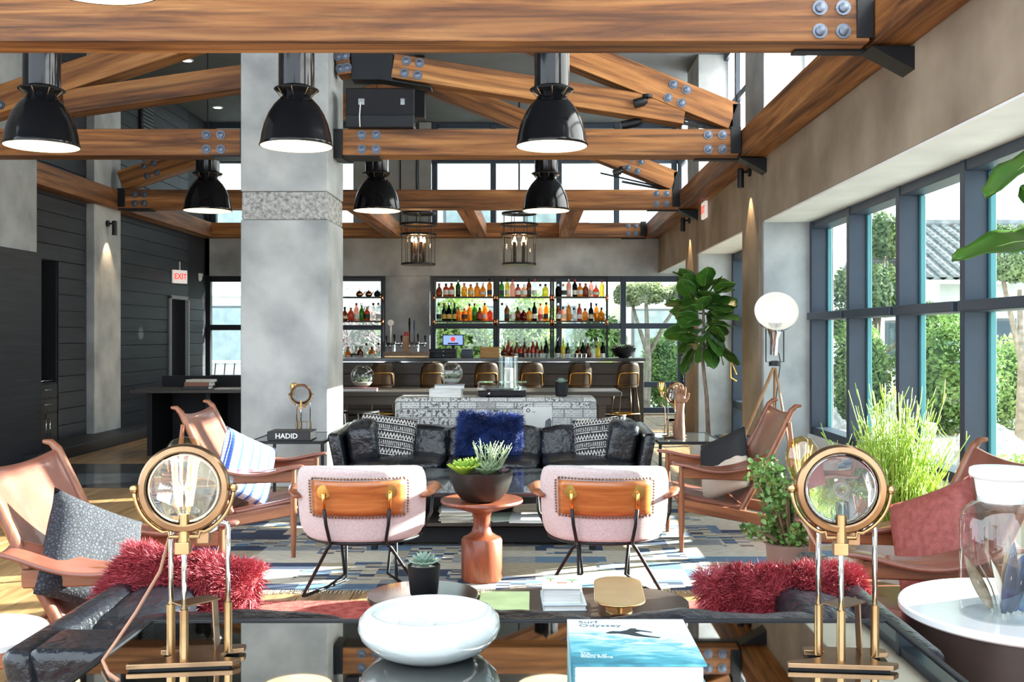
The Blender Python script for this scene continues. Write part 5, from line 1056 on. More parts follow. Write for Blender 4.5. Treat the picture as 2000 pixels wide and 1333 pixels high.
def bottle(shape, col, lab, loc, label, group, sc=1.0, pour=False):
    t = thing('bottle', label, 'bottle', loc, rnd.uniform(0,6), group); t.scale = (sc*1.22,sc*1.22,sc*rnd.uniform(.97,1.10))
    p = PR[shape]; key = (shape, col)
    def part(nm, k, mk, mat):
        if (nm,k) not in CACHE:
            o = mk().build(nm, mat, t, smooth=40); CACHE[(nm,k)] = o.data
        else:
            o = bpy.data.objects.new(nm, CACHE[(nm,k)]); COL.objects.link(o); o.parent = t
        return o
    part('glass_body', key, lambda: MB().lathe(p, 14), LM[col])
    ci = rnd.choice((0,0,0,1,2,3)) if not pour else 4
    r, z = p[-1]
    if pour: part('pourer', (shape,'p'), lambda: MB().tube([(0,0,z),(0,0,z+.03),(.02,0,z+.075)], [.012,.006,.004], 8), chrome)
    else: part('cap', (shape,ci), lambda: MB().lathe([(r+.003,z-.035),(r+.003,z+.006),(.001,z+.007)], 12), CAPS[ci])
    if lab != '-':
        rb = p[1][0] if shape != 'r' else .0495
        part('paper_label', (shape,lab), lambda: MB().lathe([(rb+.001,.035),(rb+.0012,.115 if shape != 'r' else .085)], 14, cap=False), LBM[lab])
    return t
def row(spec, x0, x1, z, y, where, sc=1.0, pour=False):
    items = spec.split(); n = len(items)
    for i, it in enumerate(items):
        sh, col, lb = it.split(','); x = x0+(x1-x0)*(i+.5)/n+rnd.uniform(-.008,.008)
        bottle(sh, col, lb, (x, y+rnd.uniform(-.02,.02), z), ('%s %s bottle%s, %s on %s' % (SHP[sh], NMW.get(col,col), '' if lb == '-' else ', '+LBN[lb], ORD[i]+' from left', where)), 'bottles on '+where, sc, pour)
S = [['r,brown,- s,red,w s,red,w t,darkgreen,k s,orange,- s,amber,c s,amber,- r,amber,w t,amber,k','t,clear,k w,darkgreen,y w,black,y w,darkgreen,y s,orange,- s,amber,k t,amber,- t,green,- s,brown,r t,amber,w s,red,-'],
     ['t,green,k t,yellow,c t,pink,- s,red,w s,pink,w t,brown,k t,clear,w s,clear,- s,yellow,-','t,clear,- t,brown,k s,clear,w s,brown,- r,maroon,- s,amber,y t,black,w t,pink,r t,amber,k'],
     ['s,black,- s,clear,k t,pink,w t,black,w s,amber,w s,brown,- t,pink,c r,red,w t,yellow,-','t,brown,w s,pink,c t,amber,- s,clear,w t,red,w s,orange,- w,black,c t,amber,- r,amber,-']]
for i in range(3):
    row(S[i][0], rx[i]+.06, rx[i+1]-.06, Z1, YS, rn[i]+' upper shelf')
    row(S[i][1], rx[i]+.06, rx[i+1]-.06, Z2, YS, rn[i]+' lower shelf')
row('r,brown,c s,red,- t,pink,w w,green,- s,red,k t,clear,- t,clear,w', ax(668,YS), ax(745,YS), Z2, YS, 'lower shelf beside the pillar')
row('s,brown,k t,red,- s,brown,- t,brown,w s,red,k t,brown,- s,brown,- t,red,k t,brown,- s,brown,w t,black,-', ax(980,YS), ax(1070,YS), ZK, 18.35, 'the counter below the middle rack', 1.05, True)
row('t,black,w t,yellow,y t,darkgreen,w t,clear,- s,brown,y t,black,k t,brown,- t,clear,w w,yellow,- t,black,w', ax(1085,YS), ax(1182,YS), ZK, 18.35, 'the counter below the right rack', 1.05, True)
row('r,amber,- s,clear,k s,brown,- t,clear,- s,amber,c t,clear,-', ax(674,YS), ax(745,YS), ZK, 18.38, 'the counter beside the pillar', 1.0)
# tumblers and jars on the bar side
def tumbler(label, loc, r=.036, h=.10, grp=None, nm='tumbler', m=jar_glass):
    t = tag(MB().lathe([(r*.82,0),(r,h),(r-.003,h),(r*.78,.008),(.001,.008)], 16).build(nm, m, None, loc, smooth=50), label, 'glass', grp); return t
for i in range(7): tumbler('clear tumbler, %s from left before the middle rack' % ORD[i], (ax(1026+i*7.6,17.9), 18.12, ZK), .033, .13, 'tumblers before the middle rack')
for i in range(6): tumbler('wine glass bowl, %s from left before the right rack' % ORD[i], (ax(1090+i*5.8,17.9), 18.1, ZK), .026, .11, 'glasses before the right rack')
for i in range(3): tumbler('steel shaker cup, %s from left before the right rack' % ORD[i], (ax(1126+i*9,17.9), 18.1, ZK), .036, .12, 'steel cups before the right rack', 'shaker_cup', chrome)
for i in range(6): tumbler('clear tumbler, %s from left by the pillar end of the bar' % ORD[i], (ax(676+i*11,17.9), 18.12, ZK), .045, .09, 'tumblers by the pillar')
# teapots
for i, (px, col, lb) in enumerate(((679,glass,'clear glass teapot on the shelf by the pillar'),(702,copper,'low copper teapot on the shelf by the pillar'),(720,copper,'round copper teapot on the shelf by the pillar'),(737,matte_blk,'black iron teapot on the shelf by the pillar'))):
    t = thing('teapot', lb, 'teapot', (ax(px,YS), YS, Z1), .4*i); r = .06
    MB().lathe([(r*.6,0),(r,.02),(r*1.05,.05),(r*.8,.085),(r*.4,.10),(.012,.105),(.014,.12),(.001,.125)], 18).build('pot_body', col, t, smooth=50)
    MB().tube([(r*.9,0,.04),(r*1.5,0,.07),(r*1.8,0,.10)], [.014,.009,.007], 8).build('spout', col, t, smooth=True)
    MB().tube([(-r*.7,0,.08)]+arc((0,0,.09), r*.85, PI, 0, 10)+[(r*.7,0,.08)], .004, 6).build('handle', col if col != glass else chrome, t, smooth=True)
# beer taps
def tap(label, px, hs):
    t = thing('beer_tap', label, 'beer tap', (ax(px,17.1), 17.05, ZBar))
    MB().lathe([(.05,0),(.05,.012),(.03,.02),(.03,.22),(.04,.23),(.03,.26)], 20).build('column', chrome, t, smooth=40); MB().tube([(-.14,0,.235),(.14,0,.235)], .022, 10).build('crossbar', chrome, t, smooth=True)
    for x, h, mat, nm in hs:
        MB().tube([(x,-.03,.235),(x,-.06,.21),(x,-.065,.16)], .009, 8).build('spigot', chrome, t, smooth=True)
        MB().tube([(x,0,.24),(x,0,.24+h*.3),(x,-.005,.24+h*.8),(x,-.006,.24+h)], [.010,.009,.02,.012], 10).build('handle', mat, t, smooth=True)
        if nm: MB().lathe([(.052,0),(.052,.014),(.03,.018),(.001,.018)], 20, (x,-.006,.24+h+.04), M=Matrix.Rotation(PI/2,3,'X')).build('round_badge', white_paint, t, smooth=40)
tap('chrome beer tap with a round white badge handle', 771, ((-.06,.30,white_paint,True),(-.13,.13,matte_blk,False),(0,.15,matte_blk,False),(.12,.13,matte_blk,False)))
tap('chrome beer tap with two tall dark handles', 817, ((-.14,.42,matte_blk,False),(-.06,.38,M('tap_navy',(.03,.05,.10),.3,var=.1),False),(.0,.16,matte_blk,False),(.12,.13,matte_blk,False)))
wbx = thing('wooden_bottle_box', 'upright wooden plank with a red top between the taps', 'wood block', (ax(794,17.15), 17.12, ZBar))
MB().box(-.05,.05,-.04,.04,0,.36).build('plank', M('pine',(.40,.19,.08),.6,col2=(.52,.28,.13),vscale=6,stretch=(6,6,1)), wbx, bevel=.004); MB().lathe([(.05,.36),(.04,.40),(.02,.43)], 14).build('red_top', MATS['label_red'], wbx, smooth=40)
dt = thing('drip_tray', 'long low wooden drip tray under the taps', 'tray', (ax(796,17.0), 16.9, ZBar)); MB().box(-.37,.37,-.05,.05,0,.10).build('box', M('old_crate',(.20,.13,.09),.7,col2=(.32,.22,.15),vscale=6,stretch=(1,6,6)), dt, bevel=.004); MB().box(-.36,.36,-.052,-.05,.01,.03).build('brass_strip', brass, dt)
# till screen, register, wooden box
mo = thing('till_monitor', 'small till screen showing a red round logo on blue', 'monitor', (ax(885,17.5), 17.5, ZK))
scr = M('screen_blue',(.10,.16,.40),.3,emit=(.18,.28,.75),es=.9)
MB().box(-.18,.18,-.02,.02,.27,.46).build('housing', matte_blk, mo, bevel=.006); MB().box(-.165,.165,-.0215,-.02,.285,.445).build('screen', scr, mo)
MB().lathe([(.042,0),(.042,.001),(.001,.001)], 24, (0,-.0225,.38), M=Matrix.Rotation(PI/2,3,'X')).build('screen_logo', red_m, mo); MB().box(-.09,.09,-.0228,-.0215,.295,.318).build('screen_bar', matte_blk, mo)
MB().tube([(0,.03,.30),(0,.05,.18),(0,.0,.02)], .03, 8).lathe([(.12,0),(.12,.015)], 20).build('stand', chrome, mo, smooth=40)
cr = thing('cash_drawer', 'stack of black cash drawers under the till screen', 'cash register', (ax(868,17.3), 17.3, ZBar-.076)); MB().box(-.24,.20,-.18,.18,.0,.22).build('body', matte_blk, cr, bevel=.005)
for i in range(3): MB().box(-.235,.195,-.19,-.18,.01+i*.07,.072+i*.07).build('drawer_front', steel_blk, cr, bevel=.003); MB().lathe([(.01,0),(.01,.012)], 10, (0,-.19,.04+i*.07), M=Matrix.Rotation(PI/2,3,'X')).build('lock', chrome, cr)
cr = thing('card_printer', 'grey blue card printer beside the cash drawers', 'printer', (ax(913,17.3), 17.2, ZBar-.0)); MB().add([(-.1,-.1,0),(.1,-.1,0),(.1,.1,0),(-.1,.1,0),(-.09,-.02,.13),(.09,-.02,.13),(.09,.1,.15),(-.09,.1,.15)],[(0,3,2,1),(4,5,6,7),(0,1,5,4),(1,2,6,5),(2,3,7,6),(3,0,4,7)]).build('body', M('slate_plastic',(.08,.11,.16),.4,var=.1), cr, bevel=.01); MB().box(-.07,.07,-.03,.02,.135,.150).build('paper_slot', white_paint, cr)
wb2 = thing('wooden_box', 'honey coloured wooden box on the bar', 'box', (ax(957,17.1), 17.05, ZBar)); MB().box(-.16,.16,-.1,.1,0,.165).build('box_body', M('honey_wood',(.50,.24,.06),.5,col2=(.62,.33,.10),vscale=5,stretch=(1,6,8)), wb2, bevel=.004); MB().box(-.162,.162,-.102,.102,.165,.175).build('lid', MATS['honey_wood'], wb2, bevel=.003)
pb = thing('bowl_planter', 'black bowl planter at the right end of the bar', 'potted plant', (ax(1218,16.9), 16.85, ZBar))
MB().lathe([(.07,0),(.13,.03),(.185,.10),(.20,.165),(.19,.165),(.17,.13),(.001,.125)], 32).build('bowl', matte_blk, pb, smooth=50)
for k in range(6): succulent(pb, 8, .10, .05, [leafmat('bar_leaf_%d'%k, ((.10,.22,.08),(.16,.10,.12))[k%2], ((.30,.42,.20),(.35,.25,.26))[k%2])], (.10*math.cos(k*1.1),.08*math.sin(k*1.1),.14), 2, .24)
# ------------------------------------------------------------------ potted plants
bp2 = thing('bowl_planter', 'black bowl of mixed succulents on the pedestal table', 'potted plant', (ax(940,6.02), 6.02, .012+.462))
MB().lathe([(.08,0),(.115,.012),(.155,.06),(.178,.12),(.188,.175),(.180,.176),(.165,.15),(.001,.145)], 44).build('bowl', M('dark_bowl',(.018,.014,.012),.42,var=.15), bp2, smooth=50)
lime = [leafmat('lime_leaf', (.35,.55,.05), (.68,.75,.12)), leafmat('lime_leaf_b', (.22,.45,.06), (.55,.70,.14))]
sage = [leafmat('sage_leaf', (.18,.30,.14), (.40,.50,.30)), leafmat('sage_leaf_b', (.25,.36,.20), (.48,.55,.36))]
purp = [leafmat('purple_leaf', (.20,.12,.16), (.42,.32,.34))]
succulent(bp2, 16, .115, .05, lime, (-.10,-.04,.16), 3, .30); succulent(bp2, 14, .095, .05, lime, (-.06,.07,.17), 3, .30)
succulent(bp2, 14, .10, .05, sage, (.04,-.07,.16), 3, .26); succulent(bp2, 10, .05, .04, sage, (-.02,-.02,.17), 2, .30); succulent(bp2, 12, .05, .04, purp, (.12,-.03,.165), 3, .30)
tw = MB()
for i in range(34):
    a = rnd.uniform(0,6.28); b = Vector((.05+.05*math.cos(a), .05+.05*math.sin(a), .15)); d = Vector((rnd.uniform(-.6,.8), rnd.uniform(-.5,.3), 1.2)).normalized(); L_ = rnd.uniform(.12,.24)
    tw.tube([b, b+d*L_*.6, b+d*L_+Vector((d.x*.02,0,.01))], [.004,.0035,.002], 5)
    for j in range(10):
        q = b+d*L_*(.25+.075*j); s_ = Vector((rnd.uniform(-1,1),rnd.uniform(-1,1),.6)).normalized()*.016; tw.tube([q, q+s_], [.0028,.001], 4)
tw.build('feathery_stems', sage[1], bp2, smooth=True, kind='stuff')
bp3 = thing('potted_succulent', 'matte black pot with pale rosette succulent on the marble table', 'potted plant', (ax(829,4.14), 4.12, .01+.395))
MB().lathe([(.048,0),(.055,.006),(.064,.09),(.066,.12),(.062,.122),(.058,.105),(.001,.10)], 36).build('pot', matte_blk, bp3, smooth=50); MB().lathe([(.058,.106),(.03,.114),(.001,.116)], 20).build('gravel', M('gravel',(.45,.43,.38),.9), bp3)
succulent(bp3, 15, .068, .05, mint, (0,0,.112), 4, .27, .15, 1.3)
def potplant(name, label, loc, pot, potm, cat='potted plant'):
    t = thing(name, label, cat, loc); MB().lathe(pot, 36).build('pot', potm, t, smooth=50); r, z = pot[-1]; return t
# jade plant
jp = potplant('jade_plant', 'glossy green jade plant in a clay pot by the right armchairs', (ax(1545,5.35), 5.35, 0), [(.10,0),(.12,.01),(.125,.30),(.13,.36),(.12,.365),(.11,.33),(.001,.325)], M('clay_pot',(.20,.13,.10),.6,var=.15))
MB().lathe([(.115,.335),(.06,.36),(.001,.365)], 20).build('moss', M('brown_moss',(.22,.11,.07),.95,col2=(.36,.20,.13),vscale=70,bump=.8,bscale=70), jp)
jl = leafmat('jade_leaf', (.06,.16,.04), (.22,.38,.10), .22, .2, 9); jb = MB(); stem = MB(); R = random.Random(4)
for i in range(60):
    a = R.uniform(0,6.28); e = Vector((math.cos(a)*R.uniform(.02,.25)-.03, math.sin(a)*R.uniform(.02,.22), R.uniform(.36,.80))); b = Vector((e.x*.15,e.y*.15,.34)); mid = b.lerp(e,.55)+Vector((0,0,.04)); stem.tube([b,mid,e], [.009,.006,.003], 5)
    for j in range(26):
        p = mid.lerp(e, R.uniform(.1,1.08))+Vector((R.uniform(-.03,.03),R.uniform(-.03,.03),R.uniform(-.03,.03))); d = Vector((R.uniform(-1,1),R.uniform(-1,1),R.uniform(-.2,1))).normalized(); sd = d.orthogonal().normalized(); q = Vector((R.uniform(-1,1),R.uniform(-1,1),R.uniform(-1,1))); sd = d.cross(q).normalized(); n = sd.cross(d); L_ = R.uniform(.026,.044)
        jb.add([p, p+d*L_*.4+sd*L_*.34, p+d*L_*.85+sd*L_*.26, p+d*L_, p+d*L_*.85-sd*L_*.26, p+d*L_*.4-sd*L_*.34, p+d*L_*.55+n*L_*.16],[(0,1,6),(1,2,6),(2,3,6),(3,4,6),(4,5,6),(5,0,6)])
jb.build('foliage', jl, jp, smooth=True, kind='stuff', fixn=False); stem.build('branches', M('jade_bark',(.25,.17,.10),.8,var=.2), jp, smooth=True)
# pencil cactus
pc = potplant('pencil_cactus', 'tall bright green pencil cactus by the garden window', (ax(1752,5.55), 5.55, 0), [(.16,0),(.20,.02),(.22,.36),(.23,.42),(.215,.42),(.205,.39),(.001,.385)], M('stone_pot',(.45,.42,.38),.7,var=.1))
MB().lathe([(.205,.39),(.1,.405),(.001,.41)], 24).build('pebbles', M('pebbles',(.40,.36,.30),.9,col2=(.66,.62,.55),vscale=70,bump=.8,bscale=70), pc)
gb = MB(); R = random.Random(11)
for i in range(270):
    a = R.uniform(0,6.28); rr = .15*R.random()**.6; b = Vector((rr*math.cos(a), rr*math.sin(a), .40)); lean = Vector((math.cos(a),math.sin(a),0))*R.uniform(.02,.32)*(.4+rr*4); L_ = R.uniform(.28,.78)*(1 if rr < .1 else .75)
    p1 = b+lean*.25+Vector((0,0,L_*.5)); p2 = b+lean*.8+Vector((R.uniform(-.03,.03),R.uniform(-.03,.03),L_))
    gb.tube([b,p1,p2], [.0038,.003,.002], 4)
    for j in range(5):
        f = R.uniform(.25,.95); q = b.lerp(p1, f*2) if f < .5 else p1.lerp(p2, f*2-1); d = Vector((R.uniform(-.7,.7),R.uniform(-.7,.7),1)).normalized()*R.uniform(.06,.15); gb.tube([q, q+d*.5+Vector((d.x*.15,d.y*.15,0)), q+d], [.0028,.0025,.0016], 4)
gb.build('stems', leafmat('cactus_green', (.30,.48,.05), (.60,.72,.14), .5, .35, 5), pc, smooth=True, kind='stuff', fixn=False)
# fiddle leaf figs
def figleaf(L_, w, mat, droop=.25):
    def fn(u, v):
        q = (v-.5)*2; ww = w*(.35+.65*math.sin(PI*(u*.62+.18)))*math.sin(PI*min(1,u*.96+.04))**.45; wav = .035*L_*math.sin(u*16+q*2)*abs(q)
        return (u*L_, q*ww, -droop*L_*u*u+.10*w*q*q+wav*.6-.02*abs(q)*0)
    return MB().sheet(fn, 14, 8)
figm = leafmat('fig_leaf', (.035,.12,.02), (.12,.28,.035), .28, .35, 4); figv = leafmat('fig_vein', (.25,.38,.12), (.32,.45,.16), .5, .3)
def fig(name, label, loc, trunk, n, crown, cr, L_, seed, potr=.2, poth=.4, potm=white_paint, extra=()):
    t = thing(name, label, 'potted plant', loc); R = random.Random(seed)
    MB().lathe([(potr*.8,0),(potr*.9,.02),(potr,poth),(potr*.94,poth),(potr*.9,poth-.04),(.001,poth-.045)], 32).build('pot', potm, t, smooth=50)
    MB().lathe([(potr*.9,poth-.045),(potr*.3,poth-.02),(.001,poth-.018)], 24).build('soil', soil, t)
    MB().tube(trunk, [.024-.012*i/(len(trunk)-1) for i in range(len(trunk))], 10).build('trunk', M('fig_bark',(.16,.11,.08),.85,col2=(.28,.21,.16),vscale=20,stretch=(3,3,.6)), t, smooth=True)
    src = None
    base = Vector(trunk[-1]); 
    items = [(None,i) for i in range(n)]+[(e,0) for e in extra]
    for e, i in items:
        if e is None:
            a = i*2.399+R.uniform(-.3,.3); hgt = (i+.5)/n; zz = crown[0]+(crown[1]-crown[0])*hgt; el = -.55+1.5*hgt+R.uniform(-.45,.45)
            kr = R.uniform(.1,.5); p = Vector((base.x*.9+math.cos(a)*cr*kr, base.y*.9+math.sin(a)*cr*kr, zz)); sc = R.uniform(.8,1.15)*(1-.25*abs(hgt-.5))
        else: p, a, el, sc = Vector(e[0]), e[1], e[2], e[3]
        if src is None:
            src = figleaf(L_, L_*.40, figm).build('leaf', figm, t, smooth=True); src.modifiers.new('s','SOLIDIFY').thickness = .002
            o = src; o2 = MB().tube([(0,0,.001),(L_*.5,0,-.06*L_+.001),(L_*.97,0,-.235*L_+.001)], [.004,.003,.001], 5).build('midrib', figv, o); ms = o2
        else:
            o = inst(src, 'leaf', t); o2 = inst(ms, 'midrib', o)
        o.location = p; o.scale = (sc,sc,sc); o.rotation_euler = (Matrix.Rotation(a,3,'Z')@Matrix.Rotation(-el,3,'Y')@Matrix.Rotation(R.uniform(-1.2,1.2),3,'X')).to_euler()
    return t
fx, fy = ax(1384,10.6), 10.6
fig('fiddle_leaf_fig', 'fiddle leaf fig tree standing before the far windows', (fx,fy,0), [(0,0,.36),(-.02,0,.8),(-.06,.02,1.2),(-.05,0,1.5),(-.06,0,1.9)], 60, (1.28,1.98), .34, .29, 5)
fig('fiddle_leaf_fig', 'near fiddle leaf fig with only a few leaves in view at right', (1.95, 3.66, 0), [(0,0,.36),(.02,0,.9),(0,.03,1.5),(-.0,.0,2.0)], 0, (1.7,2.2), .3, .34, 9, .2, .42, matte_blk,
    (((.0,.0,2.16),3.2,-.35,1.15),((.0,.02,1.80),2.95,.05,1.2),((.10,.05,1.85),2.6,.7,.9),((.03,0,2.0),.3,.6,1),((.03,.02,1.95),-.9,.4,1),((.03,0,1.85),.9,.2,1),((.0,0,2.02),1.6,.9,.9),((.03,0,1.75),-.3,.0,1)))
gp = thing('grey_planter', 'round grey planter with dry moss behind the armchair', 'planter', (ax(1432,9.9), 9.9, 0))
MB().lathe([(.14,0),(.16,.02),(.19,.47),(.18,.475),(.17,.44),(.001,.435)], 36).build('pot', M('slate_pot',(.06,.075,.09),.55,var=.1), gp, smooth=50); MB().lathe([(.17,.44),(.1,.49),(.001,.50)], 20).build('moss', M('dry_moss',(.30,.22,.12),.95,col2=(.45,.34,.2),vscale=50,bump=.8,bscale=60), gp)
# ------------------------------------------------------------------ garden and neighbours
struct(MB().box(3.0, 45, -12, 75, -.5, -.28).box(-40, 3.0, 19.4, 75, -.5, -.28).build('ground', M('garden_gravel',(.42,.40,.36),.95,col2=(.62,.60,.55),vscale=6,bump=.4,bscale=40)), 'pale gravel garden ground')
G0 = -.28
def rock(label, loc, s, seed):
    bm = bmesh.new(); bmesh.ops.create_icosphere(bm, subdivisions=3, radius=1)
    for v in bm.verts:
        n = mnoise.noise(v.co*1.3+Vector((seed*3.1,0,0)))*.35+mnoise.noise(v.co*3.5+Vector((seed,0,0)))*.12; v.co = v.co*(1+n); v.co.z = max(v.co.z, -.45)
    me = bpy.data.meshes.new('boulder'); bm.to_mesh(me); bm.free(); me.materials.append(M('boulder_stone',(.30,.29,.27),.9,col2=(.55,.53,.49),vscale=3,bump=.6,bscale=8))
    o = bpy.data.objects.new('boulder', me); COL.objects.link(o); o.location = loc; o.scale = s; o.rotation_euler = (0,0,seed); tag(o, label, 'rock', 'garden boulders')
def bush(name, label, loc, r, n, mat, seed, leaf=.06, trunk=0, group=None, blobs=None, cat='shrub'):
    t = thing(name, label, cat, loc, 0, group); R = random.Random(seed); vs, fs = [], []
    bl = blobs or [((0,0,trunk+r[2]), r)]
    tot = sum(b[1][0]*b[1][2] for b in bl)
    for c, rr in bl:
        for i in range(int(n*rr[0]*rr[2]/tot)):
            d = Vector((R.gauss(0,1),R.gauss(0,1),R.gauss(0,1))).normalized(); k = R.uniform(.72,1.05)*(1+.16*mnoise.noise(d*2.5+Vector((seed,0,0)))); p = Vector((c[0]+d.x*rr[0]*k, c[1]+d.y*rr[1]*k, c[2]+d.z*rr[2]*k))
            a = Vector((R.uniform(-1,1),R.uniform(-1,1),R.uniform(-1,1))).normalized(); b = (a.cross(d+Vector((.1,.2,.3)))).normalized(); L_ = leaf*R.uniform(.6,1.3); j = len(vs)
            vs += [p-a*L_, p+b*L_*.5, p+a*L_, p-b*L_*.5]; fs.append((j,j+1,j+2,j+3))
    m = MB(); m.add(vs, fs); m.build('foliage', mat, t, kind='stuff', fixn=False)
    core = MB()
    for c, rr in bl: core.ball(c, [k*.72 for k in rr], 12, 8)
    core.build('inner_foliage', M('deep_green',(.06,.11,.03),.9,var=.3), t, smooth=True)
    if trunk:
        tm = MB().tube([(0,0,0),(.05,.03,trunk*.5),(0,0,trunk+r[2]*.4)], [.09,.07,.04], 8)
        for c, rr in bl[1:]: tm.tube([(.05,.03,trunk*.55),(c[0]*.5,c[1]*.5,(trunk*.6+c[2])/2),(c[0],c[1],c[2])], [.05,.04,.025], 6)
        tm.build('trunk', M('tree_bark',(.20,.16,.12),.9,col2=(.34,.28,.22),vscale=10), t, smooth=True)
    return t
g1 = leafmat('shrub_green', (.10,.20,.05), (.30,.44,.13), .6, .35, 2); g2 = leafmat('shrub_bright', (.22,.34,.08), (.46,.58,.20), .6, .35, 2); g3 = leafmat('pine_green', (.09,.16,.06), (.24,.32,.14), .7, .25, 2)
def G(px, Y): return (ax(px,Y), Y, G0)
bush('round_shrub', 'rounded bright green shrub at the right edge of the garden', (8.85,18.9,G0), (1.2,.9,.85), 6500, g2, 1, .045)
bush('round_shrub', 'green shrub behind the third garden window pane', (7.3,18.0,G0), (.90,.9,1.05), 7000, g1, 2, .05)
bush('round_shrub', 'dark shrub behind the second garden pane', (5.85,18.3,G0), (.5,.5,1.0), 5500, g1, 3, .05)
bush('round_shrub', 'low bright ground shrub among the boulders', (3.75,10.6,G0), (.42,.5,.34), 4500, g2, 4, .032)
bush('round_shrub', 'low ground cover below the right garden pane', (4.45,9.4,G0), (.5,.5,.30), 4500, g2, 5, .032)
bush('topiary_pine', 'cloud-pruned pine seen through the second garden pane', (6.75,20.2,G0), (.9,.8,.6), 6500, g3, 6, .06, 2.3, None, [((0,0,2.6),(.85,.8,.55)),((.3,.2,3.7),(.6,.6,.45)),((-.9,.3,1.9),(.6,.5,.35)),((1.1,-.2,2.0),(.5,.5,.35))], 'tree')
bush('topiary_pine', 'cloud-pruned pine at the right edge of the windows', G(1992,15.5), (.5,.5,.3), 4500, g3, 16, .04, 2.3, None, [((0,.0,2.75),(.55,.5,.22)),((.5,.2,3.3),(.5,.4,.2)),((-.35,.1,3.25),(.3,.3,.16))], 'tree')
bush('sun_block_tree', 'tall leafy tree added outside to keep sun off the left wall', (7.2, 22.2, G0), (2.6,2.6,2.4), 9000, g1, 61, .11, 5.2, None, [((0,0,7.6),(2.6,2.6,2.3))], 'tree')  # added to block low sun that would reach the left wall
R = random.Random(21)
rk = [(4.3,11.2,.36),(5.3,12.0,.44),(5.9,12.9,.42),(4.9,13.3,.42),(5.3,14.5,.40),(4.4,14.6,.38),(5.2,15.8,.45),(6.3,17.0,.42),(3.9,12.6,.32),(5.0,17.2,.38),(4.75,10.5,.3),(6.3,14.0,.42),(6.6,15.0,.4)]
for i, (x, Y, s) in enumerate(rk): rock('pale garden boulder, %s in order of distance across the rock garden' % ORD[i], (x, Y, G0+s*.3), (s*R.uniform(.9,1.2), s*R.uniform(.8,1.0), s*R.uniform(.6,.85)), i+1)
def house(label, x0, x1, y0, y1, wh, rh, oh=.6, wallm=None):
    t = thing('garden_house', label, 'house', ((x0+x1)/2, (y0+y1)/2, G0)); w, d = (x1-x0)/2, (y1-y0)/2; wallm = wallm or white_plaster
    MB().box(-w,w,-d,d,0,wh).build('wall', wallm, t)
    roofm = M('grey_tile',(.20,.21,.22),.7,col2=(.34,.35,.36),vscale=5)
    sl = math.hypot(d+oh, rh); nr = 16
    src = None
    for s in (-1,1):
        for k in range(nr):
            f0 = k/nr; y = s*(d+oh)*(1-f0-.5/nr); z = wh+rh*(f0+.5/nr); a = math.atan2(rh, d+oh)*(-s)
            if src is None:
                m = MB(); n = int((2*w+2*oh)/.28)
                for j in range(n): m.tube([(-w-oh+.14+j*.28, -sl/nr*.55, .03), (-w-oh+.14+j*.28, sl/nr*.55, .03)], .09, 6, flat=.7)
                m.box(-w-oh,w+oh,-sl/nr*.55,sl/nr*.55,-.05,.02); src = m.build('tile_row', roofm, t); o = src
            else: o = inst(src, 'tile_row', t)
            o.location = (0,y,z); o.rotation_euler = (a+(.06*s),0,0)
    MB().tube([(-w-oh,0,wh+rh+.05),(w+oh,0,wh+rh+.05)], .14, 8).build('ridge', roofm, t)
    MB().box(-w-oh,w+oh,-d-oh,-d-oh+.08,wh-.12,wh).box(-w-oh,w+oh,d+oh-.08,d+oh,wh-.12,wh).build('eave', white_paint, t)
    nwin = max(2, int(2*w/2))
    for k in range(nwin):
        x = -w+(k+.5)*2*w/nwin; f = MB().box(x-.5,x+.5,-d-.04,-d,.9,2.1).build('window', M('house_frame',(.12,.13,.14),.5,var=.1), t); MB().box(x-.44,x+.44,-d-.045,-d-.04,.96,2.04).build('pane', M('house_glass',(.05,.08,.10),.08,0,var=.1), f)
    for k in range(3):
        y = -d+(k+.5)*2*d/3; f = MB().box(-w-.04,-w,y-.5,y+.5,.9,2.1).build('window', MATS['house_frame'], t); MB().box(-w-.045,-w-.04,y-.44,y+.44,.96,2.04).build('pane', MATS['house_glass'], f)
    return t
house('white garden house with grey tiled roof beyond the windows', 9.0, 16, 22.6, 28.5, 2.95, 1.5)
house('far pale house with tiled roof behind the boulders', 20, 30, 24, 32, 3.2, 2.0)
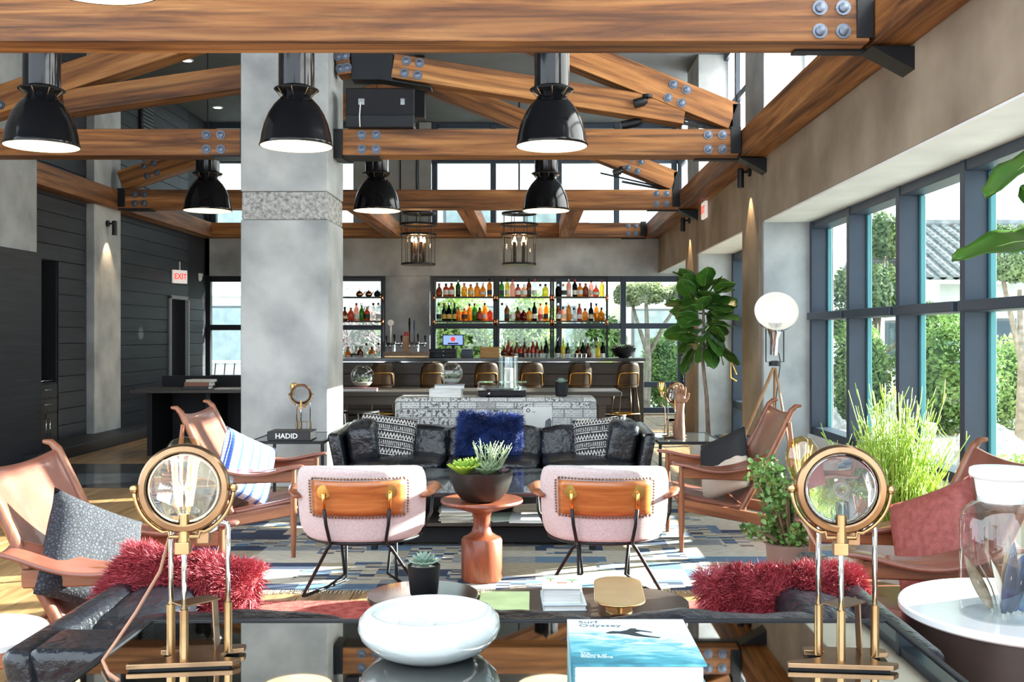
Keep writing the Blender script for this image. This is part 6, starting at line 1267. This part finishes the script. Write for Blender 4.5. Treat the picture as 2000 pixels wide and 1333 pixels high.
def block(label, x0, x1, y0, y1, h, face, nw, nf):
    t = thing('white_building', label, 'building', ((x0+x1)/2, (y0+y1)/2, G0)); w, d = (x1-x0)/2, (y1-y0)/2
    MB().box(-w,w,-d,d,0,h).build('wall', M('pale_render',(.62,.60,.56),.8,var=.06), t)
    for f in range(nf):
        z = 1.0+f*2.7
        MB().box(-w-.04,w+.04,-d-.06,-d,z+1.75,z+1.95).build('band', white_paint, t)
        for k in range(nw):
            x = -w+(k+.5)*2*w/nw; fr_ = MB().box(x-.7,x+.7,-d-.05,-d,z,z+1.5).build('window', MATS['house_frame'], t); MB().box(x-.62,x+.62,-d-.06,-d-.05,z+.06,z+1.44).build('pane', M('tower_glass',(.30,.36,.36),.1,0,var=.15), fr_)
    return t
block('pale building behind the bar windows', -9, 1.5, 27, 36, 9.5, 's', 5, 3)
block('pale block beyond the right end of the bar window', 2.6, 8.6, 30, 38, 4.2, 's', 3, 1)
bush('pruned_tree', 'pale pruned cloud tree outside the right bar window', G(1262,22.5), (.8,.6,.28), 6500, leafmat('cloud_green', (.12,.17,.07), (.36,.40,.20), .7, .3, 2), 31, .045, 2.3, None, [((0,0,2.66),(.55,.5,.24)),((-.35,.2,2.62),(.35,.4,.26)),((.85,.2,2.6),(.4,.4,.30))], 'tree')
bush('hedge', 'clipped green hedge outside the right bar window', G(1292,24.2), (.50,.5,.9), 4200, g1, 32, .05)
bush('garden_shrub', 'leafy bush outside behind the right rack', G(1170,22.5), (.7,.55,1.1), 5000, g1, 33, .06)
bush('garden_shrub', 'leafy bush outside behind the middle rack', G(1045,23.5), (.72,.7,1.35), 6000, g2, 34, .06)
bush('garden_shrub', 'leafy bright bush outside behind the left rack', G(900,23.5), (.72,.7,1.4), 6000, g2, 35, .06)
bush('garden_shrub', 'blossoming pinkish bush outside the window by the pillar', G(722,22), (.8,.6,1.2), 4500, leafmat('blossom', (.30,.18,.16), (.62,.48,.44), .7, .3, 4), 36, .045)
for i, (px, Y, s) in enumerate(((1262,21.3,.19),(1296,21.2,.2),(1330,21.3,.18))): rock('grey boulder outside the bar window, %s from left' % ORD[i], (ax(px,Y), Y, G0+s*.3), (s*1.1,s,s*.75), 40+i)
ps = thing('garden_screen', 'patterned white garden screen outside the left window', 'screen', (ax(440,21.5), 21.5, G0))
MB().box(-1.1,1.1,-.02,.02,0,.06).box(-1.1,1.1,-.02,.02,1.14,1.2).build('frame', white_paint, ps)
for i in range(22): MB().bar((-1.1+i*.1,0,.05),(-1.0+i*.1,0,1.15),.012,.02).build('lattice_bar', white_paint if i%2 else matte_blk, ps)
